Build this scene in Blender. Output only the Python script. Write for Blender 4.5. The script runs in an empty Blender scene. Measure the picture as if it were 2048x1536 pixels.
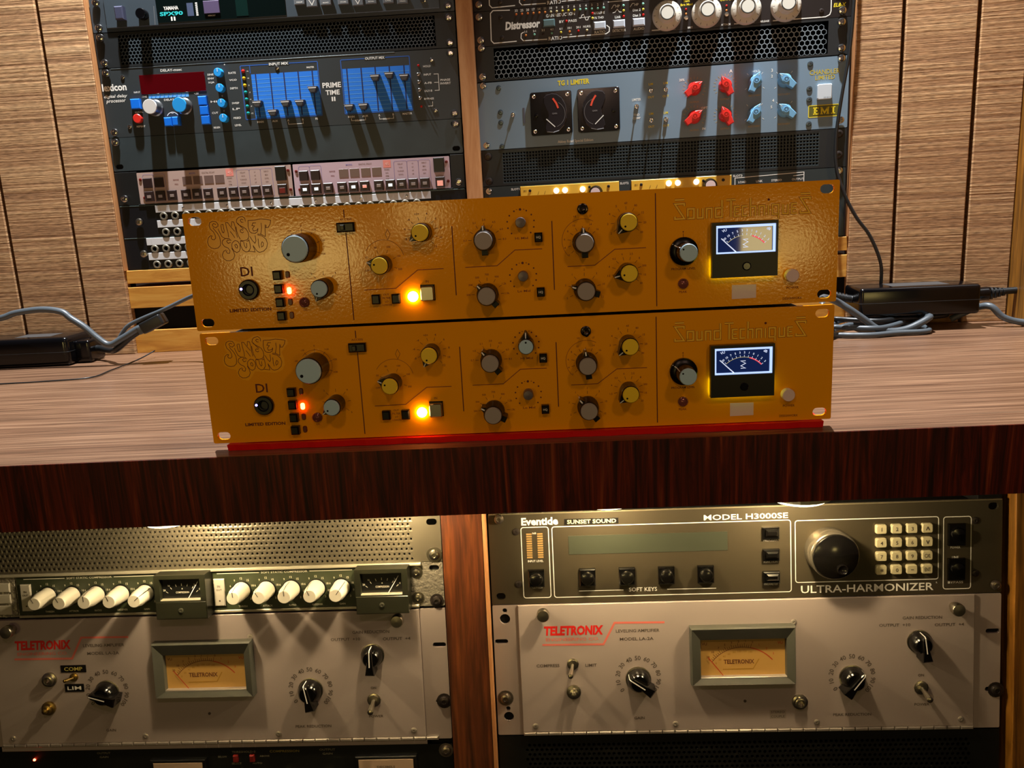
import bpy, bmesh, math, random
from mathutils import Matrix, Vector
random.seed(7)
MM = 0.001
S = bpy.context.scene
COL = S.collection

# ------------------------------------------------------------------ camera
def RX(a): return Matrix.Rotation(a, 4, 'X')
def RY(a): return Matrix.Rotation(a, 4, 'Y')
def RZ(a): return Matrix.Rotation(a, 4, 'Z')
cd = bpy.data.cameras.new('camera')
cd.sensor_fit = 'HORIZONTAL'; cd.sensor_width = 36.0
cd.lens = 1623.85 / 2048 * 36.0
cd.clip_start = 0.02; cd.clip_end = 50
cam = bpy.data.objects.new('camera', cd); COL.objects.link(cam)
cam.matrix_world = Matrix.Translation((0.02935, -0.60937, 0.17607)) @ RZ(.0515) @ RX(-.2126) @ RY(.0516) @ RX(math.pi/2)
S.camera = cam

# ------------------------------------------------------------------ light
S.view_settings.view_transform = 'Standard'
S.view_settings.look = 'None'
S.view_settings.gamma = 1.0
S.view_settings.use_curve_mapping = False
S.view_settings.exposure = 0.0
wd = bpy.data.worlds.new('room_ambience'); S.world = wd; wd.use_nodes = True
bg = wd.node_tree.nodes['Background']
bg.inputs['Color'].default_value = (1.0, .64, .54, 1); bg.inputs['Strength'].default_value = .028

def lamp(name, kind, loc, energy, color, target=None, **kw):
    d = bpy.data.lights.new(name, kind); d.energy = energy; d.color = color
    for k, v in kw.items(): setattr(d, k, v)
    o = bpy.data.objects.new(name, d); COL.objects.link(o); o.location = loc
    if target is not None:
        o.rotation_euler = (Vector(target) - Vector(loc)).to_track_quat('-Z', 'Y').to_euler()
    return o
COOL = (.97, .98, 1.0); WARM = (1.0, .62, .44)
# two ceiling spots over the upper racks
lamp('ceiling_spot', 'SPOT', (-.43, .395, 1.17), 160, COOL, (-.50, .32, .0), spot_size=math.radians(66), spot_blend=.85, shadow_soft_size=.012)
lamp('ceiling_spot', 'SPOT', (.30, .385, 1.17), 160, COOL, (.34, .30, .0), spot_size=math.radians(66), spot_blend=.85, shadow_soft_size=.012)
# room lamps behind the camera
lamp('room_lamp', 'POINT', (.32, -.56, .50), 1.75, WARM, shadow_soft_size=.025)
lamp('room_lamp', 'POINT', (-.10, -.60, .54), 1.9, WARM, shadow_soft_size=.025)
for lx, lz, sx, sy, en in ((-.80, .04, .42, .17, 3.2), (-.36, .17, .13, .08, .6), (.92, 0., .26, .15, 1.5)):   # lit panes and lamp shades across the room
    lamp('room_lamp', 'AREA', (lx, -2.35, lz), en, (1, .74, .24), (lx*.1, 0, .12), shape='RECTANGLE', size=sx, size_y=sy)

# ------------------------------------------------------------------ materials
def hx(h):
    h = h.lstrip('#'); c = [int(h[i:i+2], 16)/255 for i in (0, 2, 4)]
    return tuple(x/12.92 if x <= .04045 else ((x+.055)/1.055)**2.4 for x in c) + (1,)
MATS = {}
def M(name, col, rough=.5, metal=0., spec=.5, emit=None, es=0., bump=None, mottle=0., coat=0., trans=0.):
    if name in MATS: return MATS[name]
    m = bpy.data.materials.new(name); m.use_nodes = True; nt = m.node_tree; b = nt.nodes['Principled BSDF']
    c = hx(col) if isinstance(col, str) else tuple(col) + (1,)
    b.inputs['Base Color'].default_value = c
    b.inputs['Roughness'].default_value = rough; b.inputs['Metallic'].default_value = metal
    b.inputs['Specular IOR Level'].default_value = spec
    b.inputs['Coat Weight'].default_value = coat
    b.inputs['Transmission Weight'].default_value = trans
    if emit is not None:
        b.inputs['Emission Color'].default_value = hx(emit) if isinstance(emit, str) else tuple(emit) + (1,)
        b.inputs['Emission Strength'].default_value = es
    if bump or mottle:
        tc = nt.nodes.new('ShaderNodeTexCoord'); no = nt.nodes.new('ShaderNodeTexNoise')
        no.inputs['Scale'].default_value = bump[0] if bump else 60.; no.inputs['Detail'].default_value = 3
        nt.links.new(tc.outputs['Object'], no.inputs['Vector'])
        if bump:
            bp = nt.nodes.new('ShaderNodeBump'); bp.inputs['Strength'].default_value = bump[1]; bp.inputs['Distance'].default_value = bump[2] if len(bump) > 2 else .0005
            nt.links.new(no.outputs['Fac'], bp.inputs['Height']); nt.links.new(bp.outputs['Normal'], b.inputs['Normal'])
        if mottle:
            n2 = nt.nodes.new('ShaderNodeTexNoise'); n2.inputs['Scale'].default_value = 35.; n2.inputs['Detail'].default_value = 5
            nt.links.new(tc.outputs['Object'], n2.inputs['Vector'])
            r = nt.nodes.new('ShaderNodeValToRGB'); e = r.color_ramp.elements
            e[0].position = .3; e[1].position = .7
            e[0].color = tuple(x*(1-mottle) for x in c[:3]) + (1,); e[1].color = tuple(min(1, x*(1+mottle*.5)) for x in c[:3]) + (1,)
            nt.links.new(n2.outputs['Fac'], r.inputs['Fac']); nt.links.new(r.outputs['Color'], b.inputs['Base Color'])
    MATS[name] = m; return m

def wood(name, cols, scale, rough=.45, bump=.3, bdist=.0006, spec=.4, coat=0., detail=6., dist=1.2, fine=None, coord='Object'):
    """streaked grain: noise stretched along one axis (small scale component) -> colour ramp + relief"""
    m = bpy.data.materials.new(name); m.use_nodes = True; nt = m.node_tree; b = nt.nodes['Principled BSDF']
    N = nt.nodes.new; L = nt.links.new
    tc = N('ShaderNodeTexCoord'); mp = N('ShaderNodeMapping'); mp.inputs['Scale'].default_value = scale
    oi = N('ShaderNodeObjectInfo'); ad = N('ShaderNodeVectorMath'); ad.operation = 'ADD'
    sc = N('ShaderNodeVectorMath'); sc.operation = 'SCALE'; sc.inputs[0].default_value = (7, 5, 9)
    L(oi.outputs['Random'], sc.inputs['Scale']); L(tc.outputs[coord], mp.inputs['Vector'])
    L(mp.outputs['Vector'], ad.inputs[0]); L(sc.outputs['Vector'], ad.inputs[1])
    no = N('ShaderNodeTexNoise'); no.inputs['Scale'].default_value = 1; no.inputs['Detail'].default_value = detail
    no.inputs['Roughness'].default_value = .65; no.inputs['Distortion'].default_value = dist
    L(ad.outputs['Vector'], no.inputs['Vector'])
    rp = N('ShaderNodeValToRGB'); el = rp.color_ramp.elements
    while len(el) < len(cols): el.new(.5)
    for e, (p, c) in zip(el, cols): e.position = p; e.color = hx(c)
    L(no.outputs['Fac'], rp.inputs['Fac']); out = rp.outputs['Color']
    if fine:
        m2 = N('ShaderNodeMapping'); m2.inputs['Scale'].default_value = fine[0]; L(tc.outputs[coord], m2.inputs['Vector'])
        n2 = N('ShaderNodeTexNoise'); n2.inputs['Scale'].default_value = 1; n2.inputs['Detail'].default_value = 4; L(m2.outputs['Vector'], n2.inputs['Vector'])
        r2 = N('ShaderNodeValToRGB'); r2.color_ramp.elements[0].position = fine[2]; r2.color_ramp.elements[1].position = fine[3]
        L(n2.outputs['Fac'], r2.inputs['Fac'])
        mx = N('ShaderNodeMix'); mx.data_type = 'RGBA'; mx.blend_type = 'MULTIPLY'; mx.inputs['Factor'].default_value = fine[1]
        L(out, mx.inputs['A']); L(r2.outputs['Color'], mx.inputs['B']); out = mx.outputs['Result']
    L(out, b.inputs['Base Color'])
    bp = N('ShaderNodeBump'); bp.inputs['Strength'].default_value = bump; bp.inputs['Distance'].default_value = bdist
    L(no.outputs['Fac'], bp.inputs['Height']); L(bp.outputs['Normal'], b.inputs['Normal'])
    b.inputs['Roughness'].default_value = rough; b.inputs['Specular IOR Level'].default_value = spec; b.inputs['Coat Weight'].default_value = coat
    b.inputs['Coat Roughness'].default_value = .25
    MATS[name] = m; return m

PLANK = wood('rough_sawn_plank', [(.25, '#7c5639'), (.45, '#ab8159'), (.6, '#c0986b'), (.8, '#d2ae84')], (2.5, 20, 190), rough=.8, bump=1.0, bdist=.003, spec=.2, dist=.15, fine=((90, 90, 700), .6, .25, .6), detail=9.)
TOPWOOD_LIT = wood('rosewood_laminate_lit_top', [(.25, '#3c2417'), (.42, '#70503a'), (.56, '#8c694f'), (.8, '#ac8a6b')], (3.5, 150, 60), rough=.33, bump=.05, spec=.5, coat=.25, fine=((9, 420, 300), .5, .35, .6))  # same laminate as the front edge, ramp lightened for light falling on top
EDGEWOOD_SHADED = wood('rosewood_laminate_shaded_edge', [(.28, '#1c0705'), (.43, '#45110a'), (.57, '#6a1f0d'), (.74, '#96451f')], (75, 60, 4), rough=.4, bump=.05, spec=.35, dist=2.2, fine=((260, 200, 7), .6, .35, .6))  # same laminate as the top, ramp darkened for the unlit front
DIVWOOD = wood('oiled_walnut', [(.25, '#2b1409'), (.5, '#55290f'), (.75, '#7a4119')], (90, 60, 6), rough=.45, bump=.1, fine=((300, 300, 16), .5, .35, .6))
PINE = wood('pine_board', [(.25, '#ab6c22'), (.5, '#cb9038'), (.75, '#dfae54')], (9, 60, 60), rough=.6, bump=.25)
PINEV = wood('pine_post', [(.25, '#a2693d'), (.5, '#b98250'), (.75, '#cf9c6a')], (60, 60, 8), rough=.6, bump=.25)
OAKV = wood('golden_oak', [(.25, '#5e390c'), (.5, '#8a5a18'), (.75, '#a5712a')], (80, 60, 8), rough=.5, bump=.2, fine=((260, 200, 9), .6, .35, .6))  # oak ramp darkened to carry the shade on the right side board
BLK = M('black_plastic', '#0b0b0c', .35)
BLKM = M('black_matt', '#090908', .75, spec=.2)
VOID = M('dark_void', '#020202', .95, spec=.0)
STEEL = M('chrome', '#d8d8d6', .18, 1.)
NICK = M('nickel', '#b9b2a2', .28, 1.)
BRASSY = M('brass', '#b79b5c', .3, 1.)
WHT = M('white_print', '#e8e6dc', .6)
YEL = M('yellow_print', '#e6cf1a', .6)
GOLD = M('gold_print', '#b9a42e', .55)
RACKBLK = M('black_panel', '#141617', .42, .2, bump=(900, .12, .0002))

# ------------------------------------------------------------------ mesh helpers (units: mm; u right, v up, w towards the viewer)
def mesh(name, verts, faces, smooth=False):
    me = bpy.data.meshes.new(name)
    me.from_pydata([(a[0]*MM, -a[2]*MM, a[1]*MM) for a in verts], [], faces)
    me.validate()
    bm = bmesh.new(); bm.from_mesh(me)
    bmesh.ops.recalc_face_normals(bm, faces=bm.faces[:]); bm.to_mesh(me); bm.free()
    if smooth:
        for p in me.polygons: p.use_smooth = True
        try: me.set_sharp_from_angle(angle=math.radians(38))
        except Exception: pass
    me.update(); return me
def fbox(w, h, d0, d1, ch=.4):
    """box centred on u,v from depth d0 to d1 with chamfered front edge"""
    a, b = w/2, h/2; c = min(ch, abs(d1-d0)*.5, a*.5, b*.5)
    V = [(-a,-b,d0),(a,-b,d0),(a,b,d0),(-a,b,d0), (-a,-b,d1-c),(a,-b,d1-c),(a,b,d1-c),(-a,b,d1-c), (-a+c,-b+c,d1),(a-c,-b+c,d1),(a-c,b-c,d1),(-a+c,b-c,d1)]
    F = [(0,1,2,3),(8,9,10,11)]
    for i in range(4):
        j = (i+1) % 4; F += [(i,j,j+4,i+4),(i+4,j+4,j+8,i+8)]
    return mesh('box', V, F)
def prism(pts, d0, d1, ch=0., smooth=False):
    n = len(pts); cx = sum(p[0] for p in pts)/n; cy = sum(p[1] for p in pts)/n
    rings = [[(x, y, d0) for x, y in pts], [(x, y, d1-ch) for x, y in pts]]
    if ch:
        R = []
        for i, (x, y) in enumerate(pts):
            dx, dy = x-cx, y-cy; l = math.hypot(dx, dy) or 1
            R.append((x-dx/l*ch, y-dy/l*ch, d1))
        rings.append(R)
    V = [p for r in rings for p in r]; F = [tuple(range(n)), tuple(range((len(rings)-1)*n, len(rings)*n))]
    for k in range(len(rings)-1):
        for i in range(n):
            j = (i+1) % n; F.append((k*n+i, k*n+j, (k+1)*n+j, (k+1)*n+i))
    return mesh('prism', V, F, smooth)
def rrect(w, h, r, n=4):
    P = []
    for (cx, cy, a0) in ((w/2-r, h/2-r, 0), (-w/2+r, h/2-r, 90), (-w/2+r, -h/2+r, 180), (w/2-r, -h/2+r, 270)):
        for i in range(n+1):
            a = math.radians(a0+90*i/n); P.append((cx+r*math.cos(a), cy+r*math.sin(a)))
    return P
def circ(r, n=20, cx=0, cy=0, a0=0): return [(cx+r*math.cos(math.tau*i/n+a0), cy+r*math.sin(math.tau*i/n+a0)) for i in range(n)]
def lathe(prof, n=24, smooth=True):
    V = []; F = []
    for r, w in prof:
        for i in range(n):
            a = math.tau*i/n; V.append((r*math.cos(a), r*math.sin(a), w))
    for k in range(len(prof)-1):
        for i in range(n):
            j = (i+1) % n; F.append((k*n+i, k*n+j, (k+1)*n+j, (k+1)*n+i))
    F.append(tuple(range(n))); F.append(tuple(range((len(prof)-1)*n, len(prof)*n)))
    return mesh('lathe', V, F, smooth)
def plate(outline, holes, d0, d1):
    """flat plate with real holes"""
    bm = bmesh.new()
    def loop(pts):
        vs = [bm.verts.new((x*MM, -d1*MM, y*MM)) for x, y in pts]
        return [bm.edges.new((vs[i], vs[(i+1) % len(vs)])) for i in range(len(vs))]
    E = loop(outline)
    for h in holes: E += loop(h)
    r = bmesh.ops.triangle_fill(bm, use_beauty=True, use_dissolve=False, edges=E)
    fs = [g for g in r['geom'] if isinstance(g, bmesh.types.BMFace)]
    # remove faces filling the holes
    def inside(p, poly):
        c = False; n = len(poly)
        for i in range(n):
            x1, y1 = poly[i]; x2, y2 = poly[(i+1) % n]
            if (y1 > p[1]) != (y2 > p[1]) and p[0] < (x2-x1)*(p[1]-y1)/(y2-y1)+x1: c = not c
        return c
    kill = [f for f in bm.faces if any(inside((f.calc_center_median().x/MM, f.calc_center_median().z/MM), h) for h in holes)]
    if kill: bmesh.ops.delete(bm, geom=kill, context='FACES_ONLY')
    ex = bmesh.ops.extrude_face_region(bm, geom=bm.faces[:])
    vv = [g for g in ex['geom'] if isinstance(g, bmesh.types.BMVert)]
    bmesh.ops.translate(bm, verts=vv, vec=(0, -(d0-d1)*MM, 0))
    bmesh.ops.recalc_face_normals(bm, faces=bm.faces[:])
    me = bpy.data.meshes.new('plate'); bm.to_mesh(me); bm.free(); return me
def rframe(w, h, a, b, c, d, d0, d1):
    """rectangular plate w x h with one rectangular opening a,b..c,d"""
    V = []
    for z in (d0, d1): V += [(0,0,z),(w,0,z),(w,h,z),(0,h,z),(a,b,z),(c,b,z),(c,d,z),(a,d,z)]
    F = []
    for i in range(4):
        j = (i+1) % 4; F += [(i,j,4+j,4+i),(8+i,8+j,12+j,12+i),(i,j,8+j,8+i),(4+i,4+j,12+j,12+i)]
    return mesh('frame', V, F)
def honeycomb(w, h, pitch, wall, d0, d1):
    """staggered hexagonal mesh, bottom-left at 0,0"""
    V = []; F = []; R = pitch/math.sqrt(3); r = R-wall/math.sqrt(3)*1.0; dy = R*1.5
    ny = int(h/dy)+1; nx = int(w/pitch)+1
    for j in range(ny):
        for i in range(nx):
            cx = i*pitch+(pitch/2 if j % 2 else 0)+pitch/2; cy = j*dy+R
            if cx+pitch/2 > w+.1 or cy+R > h+.8: continue
            b = len(V)
            for rr, d in ((R, d1), (r, d1), (r*.97, d0)):
                for k in range(6):
                    a = math.radians(30+60*k); V.append((cx+rr*math.cos(a), cy+rr*math.sin(a), d))
            for k in range(6):
                l = (k+1) % 6; F += [(b+k, b+l, b+6+l, b+6+k), (b+6+k, b+6+l, b+12+l, b+12+k)]
    return mesh('honeycomb', V, F)
def perforated(w, h, px, py, r, d0, d1, stagger=False, dimple=0.):
    """plate of square cells each with an octagonal hole, bottom-left at 0,0"""
    V = []; F = []; ny = int(h/py); nx = int(w/px); oy = (h-ny*py)/2; ox = (w-nx*px)/2
    for j in range(ny):
        for i in range(nx-(1 if stagger and j % 2 else 0)):
            cx = ox+px*(i+.5)+(px/2 if stagger and j % 2 else 0); cy = oy+py*(j+.5); b = len(V); a, c = px/2, py/2
            V += [(cx+a,cy,d1),(cx+a,cy+c,d1),(cx,cy+c,d1),(cx-a,cy+c,d1),(cx-a,cy,d1),(cx-a,cy-c,d1),(cx,cy-c,d1),(cx+a,cy-c,d1)]
            for rr, d in ((r, d1-dimple), (r*.92, d0)):
                for k in range(8): V.append((cx+rr*math.cos(k*math.pi/4), cy+rr*math.sin(k*math.pi/4), d))
            for k in range(8):
                l = (k+1) % 8; F += [(b+k, b+l, b+8+l, b+8+k), (b+8+k, b+8+l, b+16+l, b+16+k)]
        if stagger and j % 2:
            for x0 in (ox, ox+px*(nx-.5)):
                b = len(V); y = oy+py*j; V += [(x0,y,d1),(x0+px/2,y,d1),(x0+px/2,y+py,d1),(x0,y+py,d1)]; F.append((b,b+1,b+2,b+3))
    # margins
    for (x0, y0, x1, y1) in ((0,0,w,oy),(0,h-oy,w,h),(0,oy,ox,h-oy),(w-ox,oy,w,h-oy)):
        if x1-x0 > .01 and y1-y0 > .01:
            b = len(V); V += [(x0,y0,d1),(x1,y0,d1),(x1,y1,d1),(x0,y1,d1)]; F.append((b,b+1,b+2,b+3))
    return mesh('perforated', V, F)
def tube(pts, r, n=8, name='tube', sub=6):
    """world-space tube (metres, points in mm) through a Catmull-Rom spline"""
    P = [Vector(p)*MM for p in pts]; Q = []
    for i in range(len(P)-1):
        p0 = P[max(i-1, 0)]; p1 = P[i]; p2 = P[i+1]; p3 = P[min(i+2, len(P)-1)]
        for k in range(sub):
            t = k/sub; Q.append(.5*((2*p1)+(p2-p0)*t+(2*p0-5*p1+4*p2-p3)*t*t+(3*p1-p0-3*p2+p3)*t**3))
    Q.append(P[-1]); V = []; F = []; up = Vector((.13, .37, .92)).normalized(); r *= MM
    for i, q in enumerate(Q):
        d = (Q[min(i+1, len(Q)-1)]-Q[max(i-1, 0)]).normalized(); a = d.cross(up).normalized(); b = d.cross(a)
        for k in range(n):
            t = math.tau*k/n; V.append(q+a*(r*math.cos(t))+b*(r*math.sin(t)))
    for i in range(len(Q)-1):
        for k in range(n):
            l = (k+1) % n; F.append((i*n+k, i*n+l, (i+1)*n+l, (i+1)*n+k))
    F += [tuple(range(n)), tuple(range((len(Q)-1)*n, len(Q)*n))]
    me = bpy.data.meshes.new(name); me.from_pydata([tuple(v) for v in V], [], F); me.update()
    for p in me.polygons: p.use_smooth = True
    return me

# ------------------------------------------------------------------ objects
def tag(o, label=None, cat=None, group=None, kind=None):
    if label: o['label'] = label
    if cat: o['category'] = cat
    if group: o['group'] = group
    if kind: o['kind'] = kind
    return o
def link(name, me, mat=None, parent=None):
    if mat is not None and not me.materials: me.materials.append(mat)
    o = bpy.data.objects.new(name, me); COL.objects.link(o)
    if mat is not None and me.materials[0] is not mat:
        o.material_slots[0].link = 'OBJECT'; o.material_slots[0].material = mat
    if parent is not None: o.parent = parent
    return o
def frame(o, yaw=0, lean=0): return Matrix.Translation(Vector(o)) @ RZ(yaw) @ RX(-lean)
FR = {'A': frame((-.24063, -.00372, .09653), .0139), 'B': frame((-.241, 0, .00583), .0097),
      'UL': frame((-.56193, .52251, 0), .0097), 'UR': frame((-.05801, .55465, 0), -.1099),
      'LR': frame((-.03875, .10369, -.33303), -.0058, .1141), 'LL': frame((-.56687, .09615, -.33499), 0, .1141)}
FONT_CACHE = {}
def glyphs(text, bold, shear):
    key = (text, bold, shear)
    if key in FONT_CACHE: return FONT_CACHE[key]
    c = bpy.data.curves.new('t', 'FONT'); c.body = text; c.size = 1; c.resolution_u = 2; c.offset = bold; c.shear = shear
    o = bpy.data.objects.new('t', c); me = o.to_mesh()
    V = [(v.co.x, v.co.y) for v in me.vertices]; F = [tuple(p.vertices) for p in me.polygons]
    o.to_mesh_clear(); bpy.data.objects.remove(o); bpy.data.curves.remove(c)
    FONT_CACHE[key] = (V, F); return V, F
class Unit:
    """one thing: an Empty at its base that parents its parts; positions in mm on the front plane of frame f"""
    def __init__(s, name, f, v0, label, cat, group=None, u0=0.):
        s.u0, s.v0 = u0, v0
        s.root = bpy.data.objects.new(name, None); COL.objects.link(s.root); s.root.empty_display_size = .02
        s.root.matrix_world = FR[f] @ Matrix.Translation((u0*MM, 0, v0*MM))
        tag(s.root, label, cat, group); s.pr = {}
    def add(s, name, me, mat, u=None, v=None, w=0., rot=0., parent=None, label=None, kind=None):
        o = link(name, me, mat)
        o.location = (((u if u is not None else s.u0)-s.u0)*MM, -w*MM, ((v if v is not None else s.v0)-s.v0)*MM)
        o.rotation_euler = (0, -math.radians(rot), 0)
        if parent is None: o.parent = s.root
        else:
            o.parent = parent; o.matrix_parent_inverse = parent.matrix_basis.inverted()
        if label: o['label'] = label
        if kind: o['kind'] = kind
        return o
    def rect(s, name, u0, v0, u1, v1, w0, w1, mat, ch=.3, **k):
        return s.add(name, fbox(abs(u1-u0), abs(v1-v0), w0, w1, ch), mat, (u0+u1)/2, (v0+v1)/2, **k)
    # flat print gathered per material
    def _b(s, mat): return s.pr.setdefault(mat.name, ([], [], mat))
    def txt(s, u, v, t, h, mat=None, width=None, al='c', rot=0., bold=.012, shear=0., w=.12):
        mat = mat or WHT; V, F = glyphs(t, bold, shear)
        if not V: return
        x0 = min(p[0] for p in V); x1 = max(p[0] for p in V); y0 = min(p[1] for p in V); y1 = max(p[1] for p in V)
        sy = h/max(y1-y0, 1e-6); sx = width/max(x1-x0, 1e-6) if width else sy
        ox = {'c': (x0+x1)/2, 'l': x0, 'r': x1}[al]; c, d = math.cos(math.radians(rot)), math.sin(math.radians(rot))
        B = s._b(mat); b = len(B[0])
        for x, y in V:
            X = (x-ox)*sx; Y = (y-(y0+y1)/2)*sy; B[0].append((u+X*c-Y*d, v+X*d+Y*c, w))
        for f in F: B[1].append(tuple(i+b for i in f))
    def poly(s, pts, mat, w=.1):
        B = s._b(mat); b = len(B[0]); B[0].extend((x, y, w) for x, y in pts); B[1].append(tuple(range(b, b+len(pts))))
    def line(s, pts, wd, mat=None, closed=False, w=.12):
        mat = mat or WHT; B = s._b(mat); n = len(pts); b = len(B[0]); h = wd/2
        for i, (x, y) in enumerate(pts):
            p = pts[i-1] if (i > 0 or closed) else pts[i]; q = pts[(i+1) % n] if (i < n-1 or closed) else pts[i]
            def nrm(a, c):
                dx, dy = c[0]-a[0], c[1]-a[1]; l = math.hypot(dx, dy)
                return (-dy/l, dx/l) if l > 1e-9 else None
            n1 = nrm(p, (x, y)); n2 = nrm((x, y), q); n1 = n1 or n2; n2 = n2 or n1 or (0, 1); n1 = n1 or n2
            mx, my = n1[0]+n2[0], n1[1]+n2[1]; l = math.hypot(mx, my) or 1; mx /= l; my /= l
            k = min(2., 1/max(.3, mx*n1[0]+my*n1[1]))
            B[0].append((x+mx*h*k, y+my*h*k, w)); B[0].append((x-mx*h*k, y-my*h*k, w))
        for i in range(n if closed else n-1):
            j = (i+1) % n; B[1].append((b+2*i, b+2*i+1, b+2*j+1, b+2*j))
    def box_line(s, u0, v0, u1, v1, r, wd, mat=None, w=.12):
        s.line([(x+(u0+u1)/2, y+(v0+v1)/2) for x, y in rrect(abs(u1-u0), abs(v1-v0), r)], wd, mat, True, w)
    def arc(s, u, v, r, a0, a1, wd, mat=None, n=24, w=.12):
        s.line([(u+r*math.cos(math.radians(a0+(a1-a0)*i/n)), v+r*math.sin(math.radians(a0+(a1-a0)*i/n))) for i in range(n+1)], wd, mat, False, w)
    def ticks(s, u, v, r0, r1, a0, a1, n, wd, mat=None, w=.12):
        for i in range(n):
            a = math.radians(a0+(a1-a0)*i/max(n-1, 1)); s.line([(u+r0*math.cos(a), v+r0*math.sin(a)), (u+r1*math.cos(a), v+r1*math.sin(a))], wd, mat, False, w)
    def done(s):
        for k, (V, F, mat) in s.pr.items():
            me = bpy.data.meshes.new('print'); me.from_pydata([((a-s.u0)*MM, -c*MM, (b-s.v0)*MM) for a, b, c in V], [], F)
            bm = bmesh.new(); bm.from_mesh(me)
            for f in bm.faces:
                f.normal_update()
                if f.normal.y > 0: f.normal_flip()
            bm.to_mesh(me); bm.free()
            s.add('lettering', me, mat, kind='stuff')
# shared small parts
SH = {}
def shared(key, fn):
    if key not in SH: SH[key] = fn()
    return SH[key]
def screw_mesh(r=4.2): return shared(('screw', r), lambda: lathe([(r, 0), (r, r*.18), (r*.86, r*.48), (r*.5, r*.62), (r*.42, r*.62), (r*.36, r*.38), (.02, r*.38)], 16))
def screws(U, pts, r=4.2, mat=None, w=1.5, washer=False):
    for u, v in pts:
        o = U.add('rack_screw', screw_mesh(r), mat or STEEL, u, v, w)
        if washer: U.add('washer', shared(('washer', r), lambda: lathe([(r*1.45, -.6), (r*1.45, .1), (r*.9, .15)], 16)), mat or STEEL, u, v, w, parent=o)
def mini(U, pts, r=2.2, mat=None, w=.2, name='panel_screw'):
    for u, v in pts: U.add(name, shared(('mini', r), lambda: lathe([(r, 0), (r, .5), (r*.8, .8), (r*.35, .8), (r*.3, .3), (.02, .3)], 12)), mat or STEEL, u, v, w)
def toggle(U, u, v, ang=270, r=2.6, L=9., mat=None, w=0, out=10.):
    mat = mat or STEEL
    nut = U.add('toggle_switch', shared(('nut', r), lambda: lathe([(r*1.25, 0), (r*1.25, 1.2), (r, 1.5), (r, 2.8), (r*.6, 3.0), (.02, 2.6)], 12)), mat, u, v, w)
    a = math.radians(ang); k = (L, out); V = []; F = []; n = 8
    for t, rr in ((0, r*.38), (.25, r*.36), (.8, r*.55), (.95, r*.55), (1., r*.3)):
        for i in range(n):
            b = math.tau*i/n; V.append((k[0]*t*math.cos(a)+rr*math.cos(b), k[0]*t*math.sin(a)+rr*math.sin(b), 2+k[1]*t))
    for q in range(4):
        for i in range(n): F.append((q*n+i, q*n+(i+1) % n, q*n+n+(i+1) % n, q*n+n+i))
    F.append(tuple(range(4*n, 5*n)))
    U.add('lever', mesh('lever', V, F, True), mat, u, v, w, parent=nut); return nut
def led(U, u, v, r, mat, w=0, name='indicator_light'):
    return U.add(name, shared(('led', r), lambda: lathe([(r, 0), (r, r*.3), (r*.8, r*.75), (r*.4, r*.95), (.02, r)], 12)), mat, u, v, w)
def button(U, u, v, w_, h_, d, mat, w=0, ch=.5, name='push_button'):
    return U.add(name, shared(('btn', w_, h_, d, ch), lambda: fbox(w_, h_, 0, d, ch)), mat, u, v, w)
def panel(U, w, h, v0, mat, d=2.5, slots=True, name='front_panel', u0=0., holes=None, sv=None):
    H = list(holes or [])
    if slots:
        for su in (8.75, w-8.75):
            for sy in (sv or (6., h-6.)): H.append([(x+su, y+sy) for x, y in rrect(10.5, 6.4, 3.1, 3)])
    return U.add(name, plate([(x+w/2, y+h/2) for x, y in rrect(w, h, 1.2, 2)], H, -d, 0), mat, u0, v0)
def chassis(U, u0, v0, u1, v1, depth, mat=None, w1=-2.6): return U.rect('chassis', u0, v0, u1, v1, -depth, w1, mat or BLKM)

# ================================================================== THE SETTING
def struct(name): 
    o = bpy.data.objects.new(name, None); COL.objects.link(o); o['kind'] = 'structure'; o.empty_display_size = .02; return o
def fpart(name, f, u0, v0, u1, v1, w0, w1, mat, parent=None, ch=.4):
    o = link(name, fbox(u1-u0, v1-v0, w0, w1, ch), mat, None)
    o.matrix_world = FR[f] @ Matrix.Translation(((u0+u1)/2*MM, 0, (v0+v1)/2*MM))
    if parent: o.parent = parent
    return o
def trim(n, f, *a, mat=None, ch=.5, label=None):
    o = fpart('trim_%d' % n, f, *a, mat, None, ch); o['kind'] = 'structure'
    if label: o['label'] = label
    return o
# wall to the left of the racks: upright rough-sawn planks
wl = struct('wall_left'); tag(wl, 'wall of rough-sawn upright planks left of the upper racks')
for u0, u1 in ((-620, -530), (-526, -439), (-434.6, -349.4), (-345, -252), (-247.5, -160.3), (-155.9, -69), (-64.6, -3.6)): fpart('plank', 'UL', u0, 0.2, u1, 900, -6, 9, PLANK, wl, 1.2)
fpart('backing', 'UL', -640, .2, -8, 900, -30, -6.2, BLKM, wl)
wr = struct('wall_right'); tag(wr, 'wall of rough-sawn upright planks right of the upper racks')
for u0, u1 in ((487.5, 541.4), (545.8, 628.2), (632.8, 686)): fpart('plank', 'UR', u0, 0.2, u1, 900, -6, 9, PLANK, wr, 1.2)
fpart('backing', 'UR', 492, .2, 720, 900, -30, -6.2, BLKM, wr)
ws = fpart('wall_side', 'UR', 686.5, .2, 702, 900, -6, 330, OAKV, None, .8); ws['kind'] = 'structure'; ws['label'] = 'golden wood side board closing the alcove at the far right'
for f, a, b in (('UL', -3.5, -1.8), ('UR', 485.9, 487.4)):
    o = fpart('lit_edge_strip', f, a, 118, b, 900, -8, 8.4, PINEV, wl if f == 'UL' else wr, .4)  # added pale strip, stands in for the lit side face of the end plank
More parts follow.
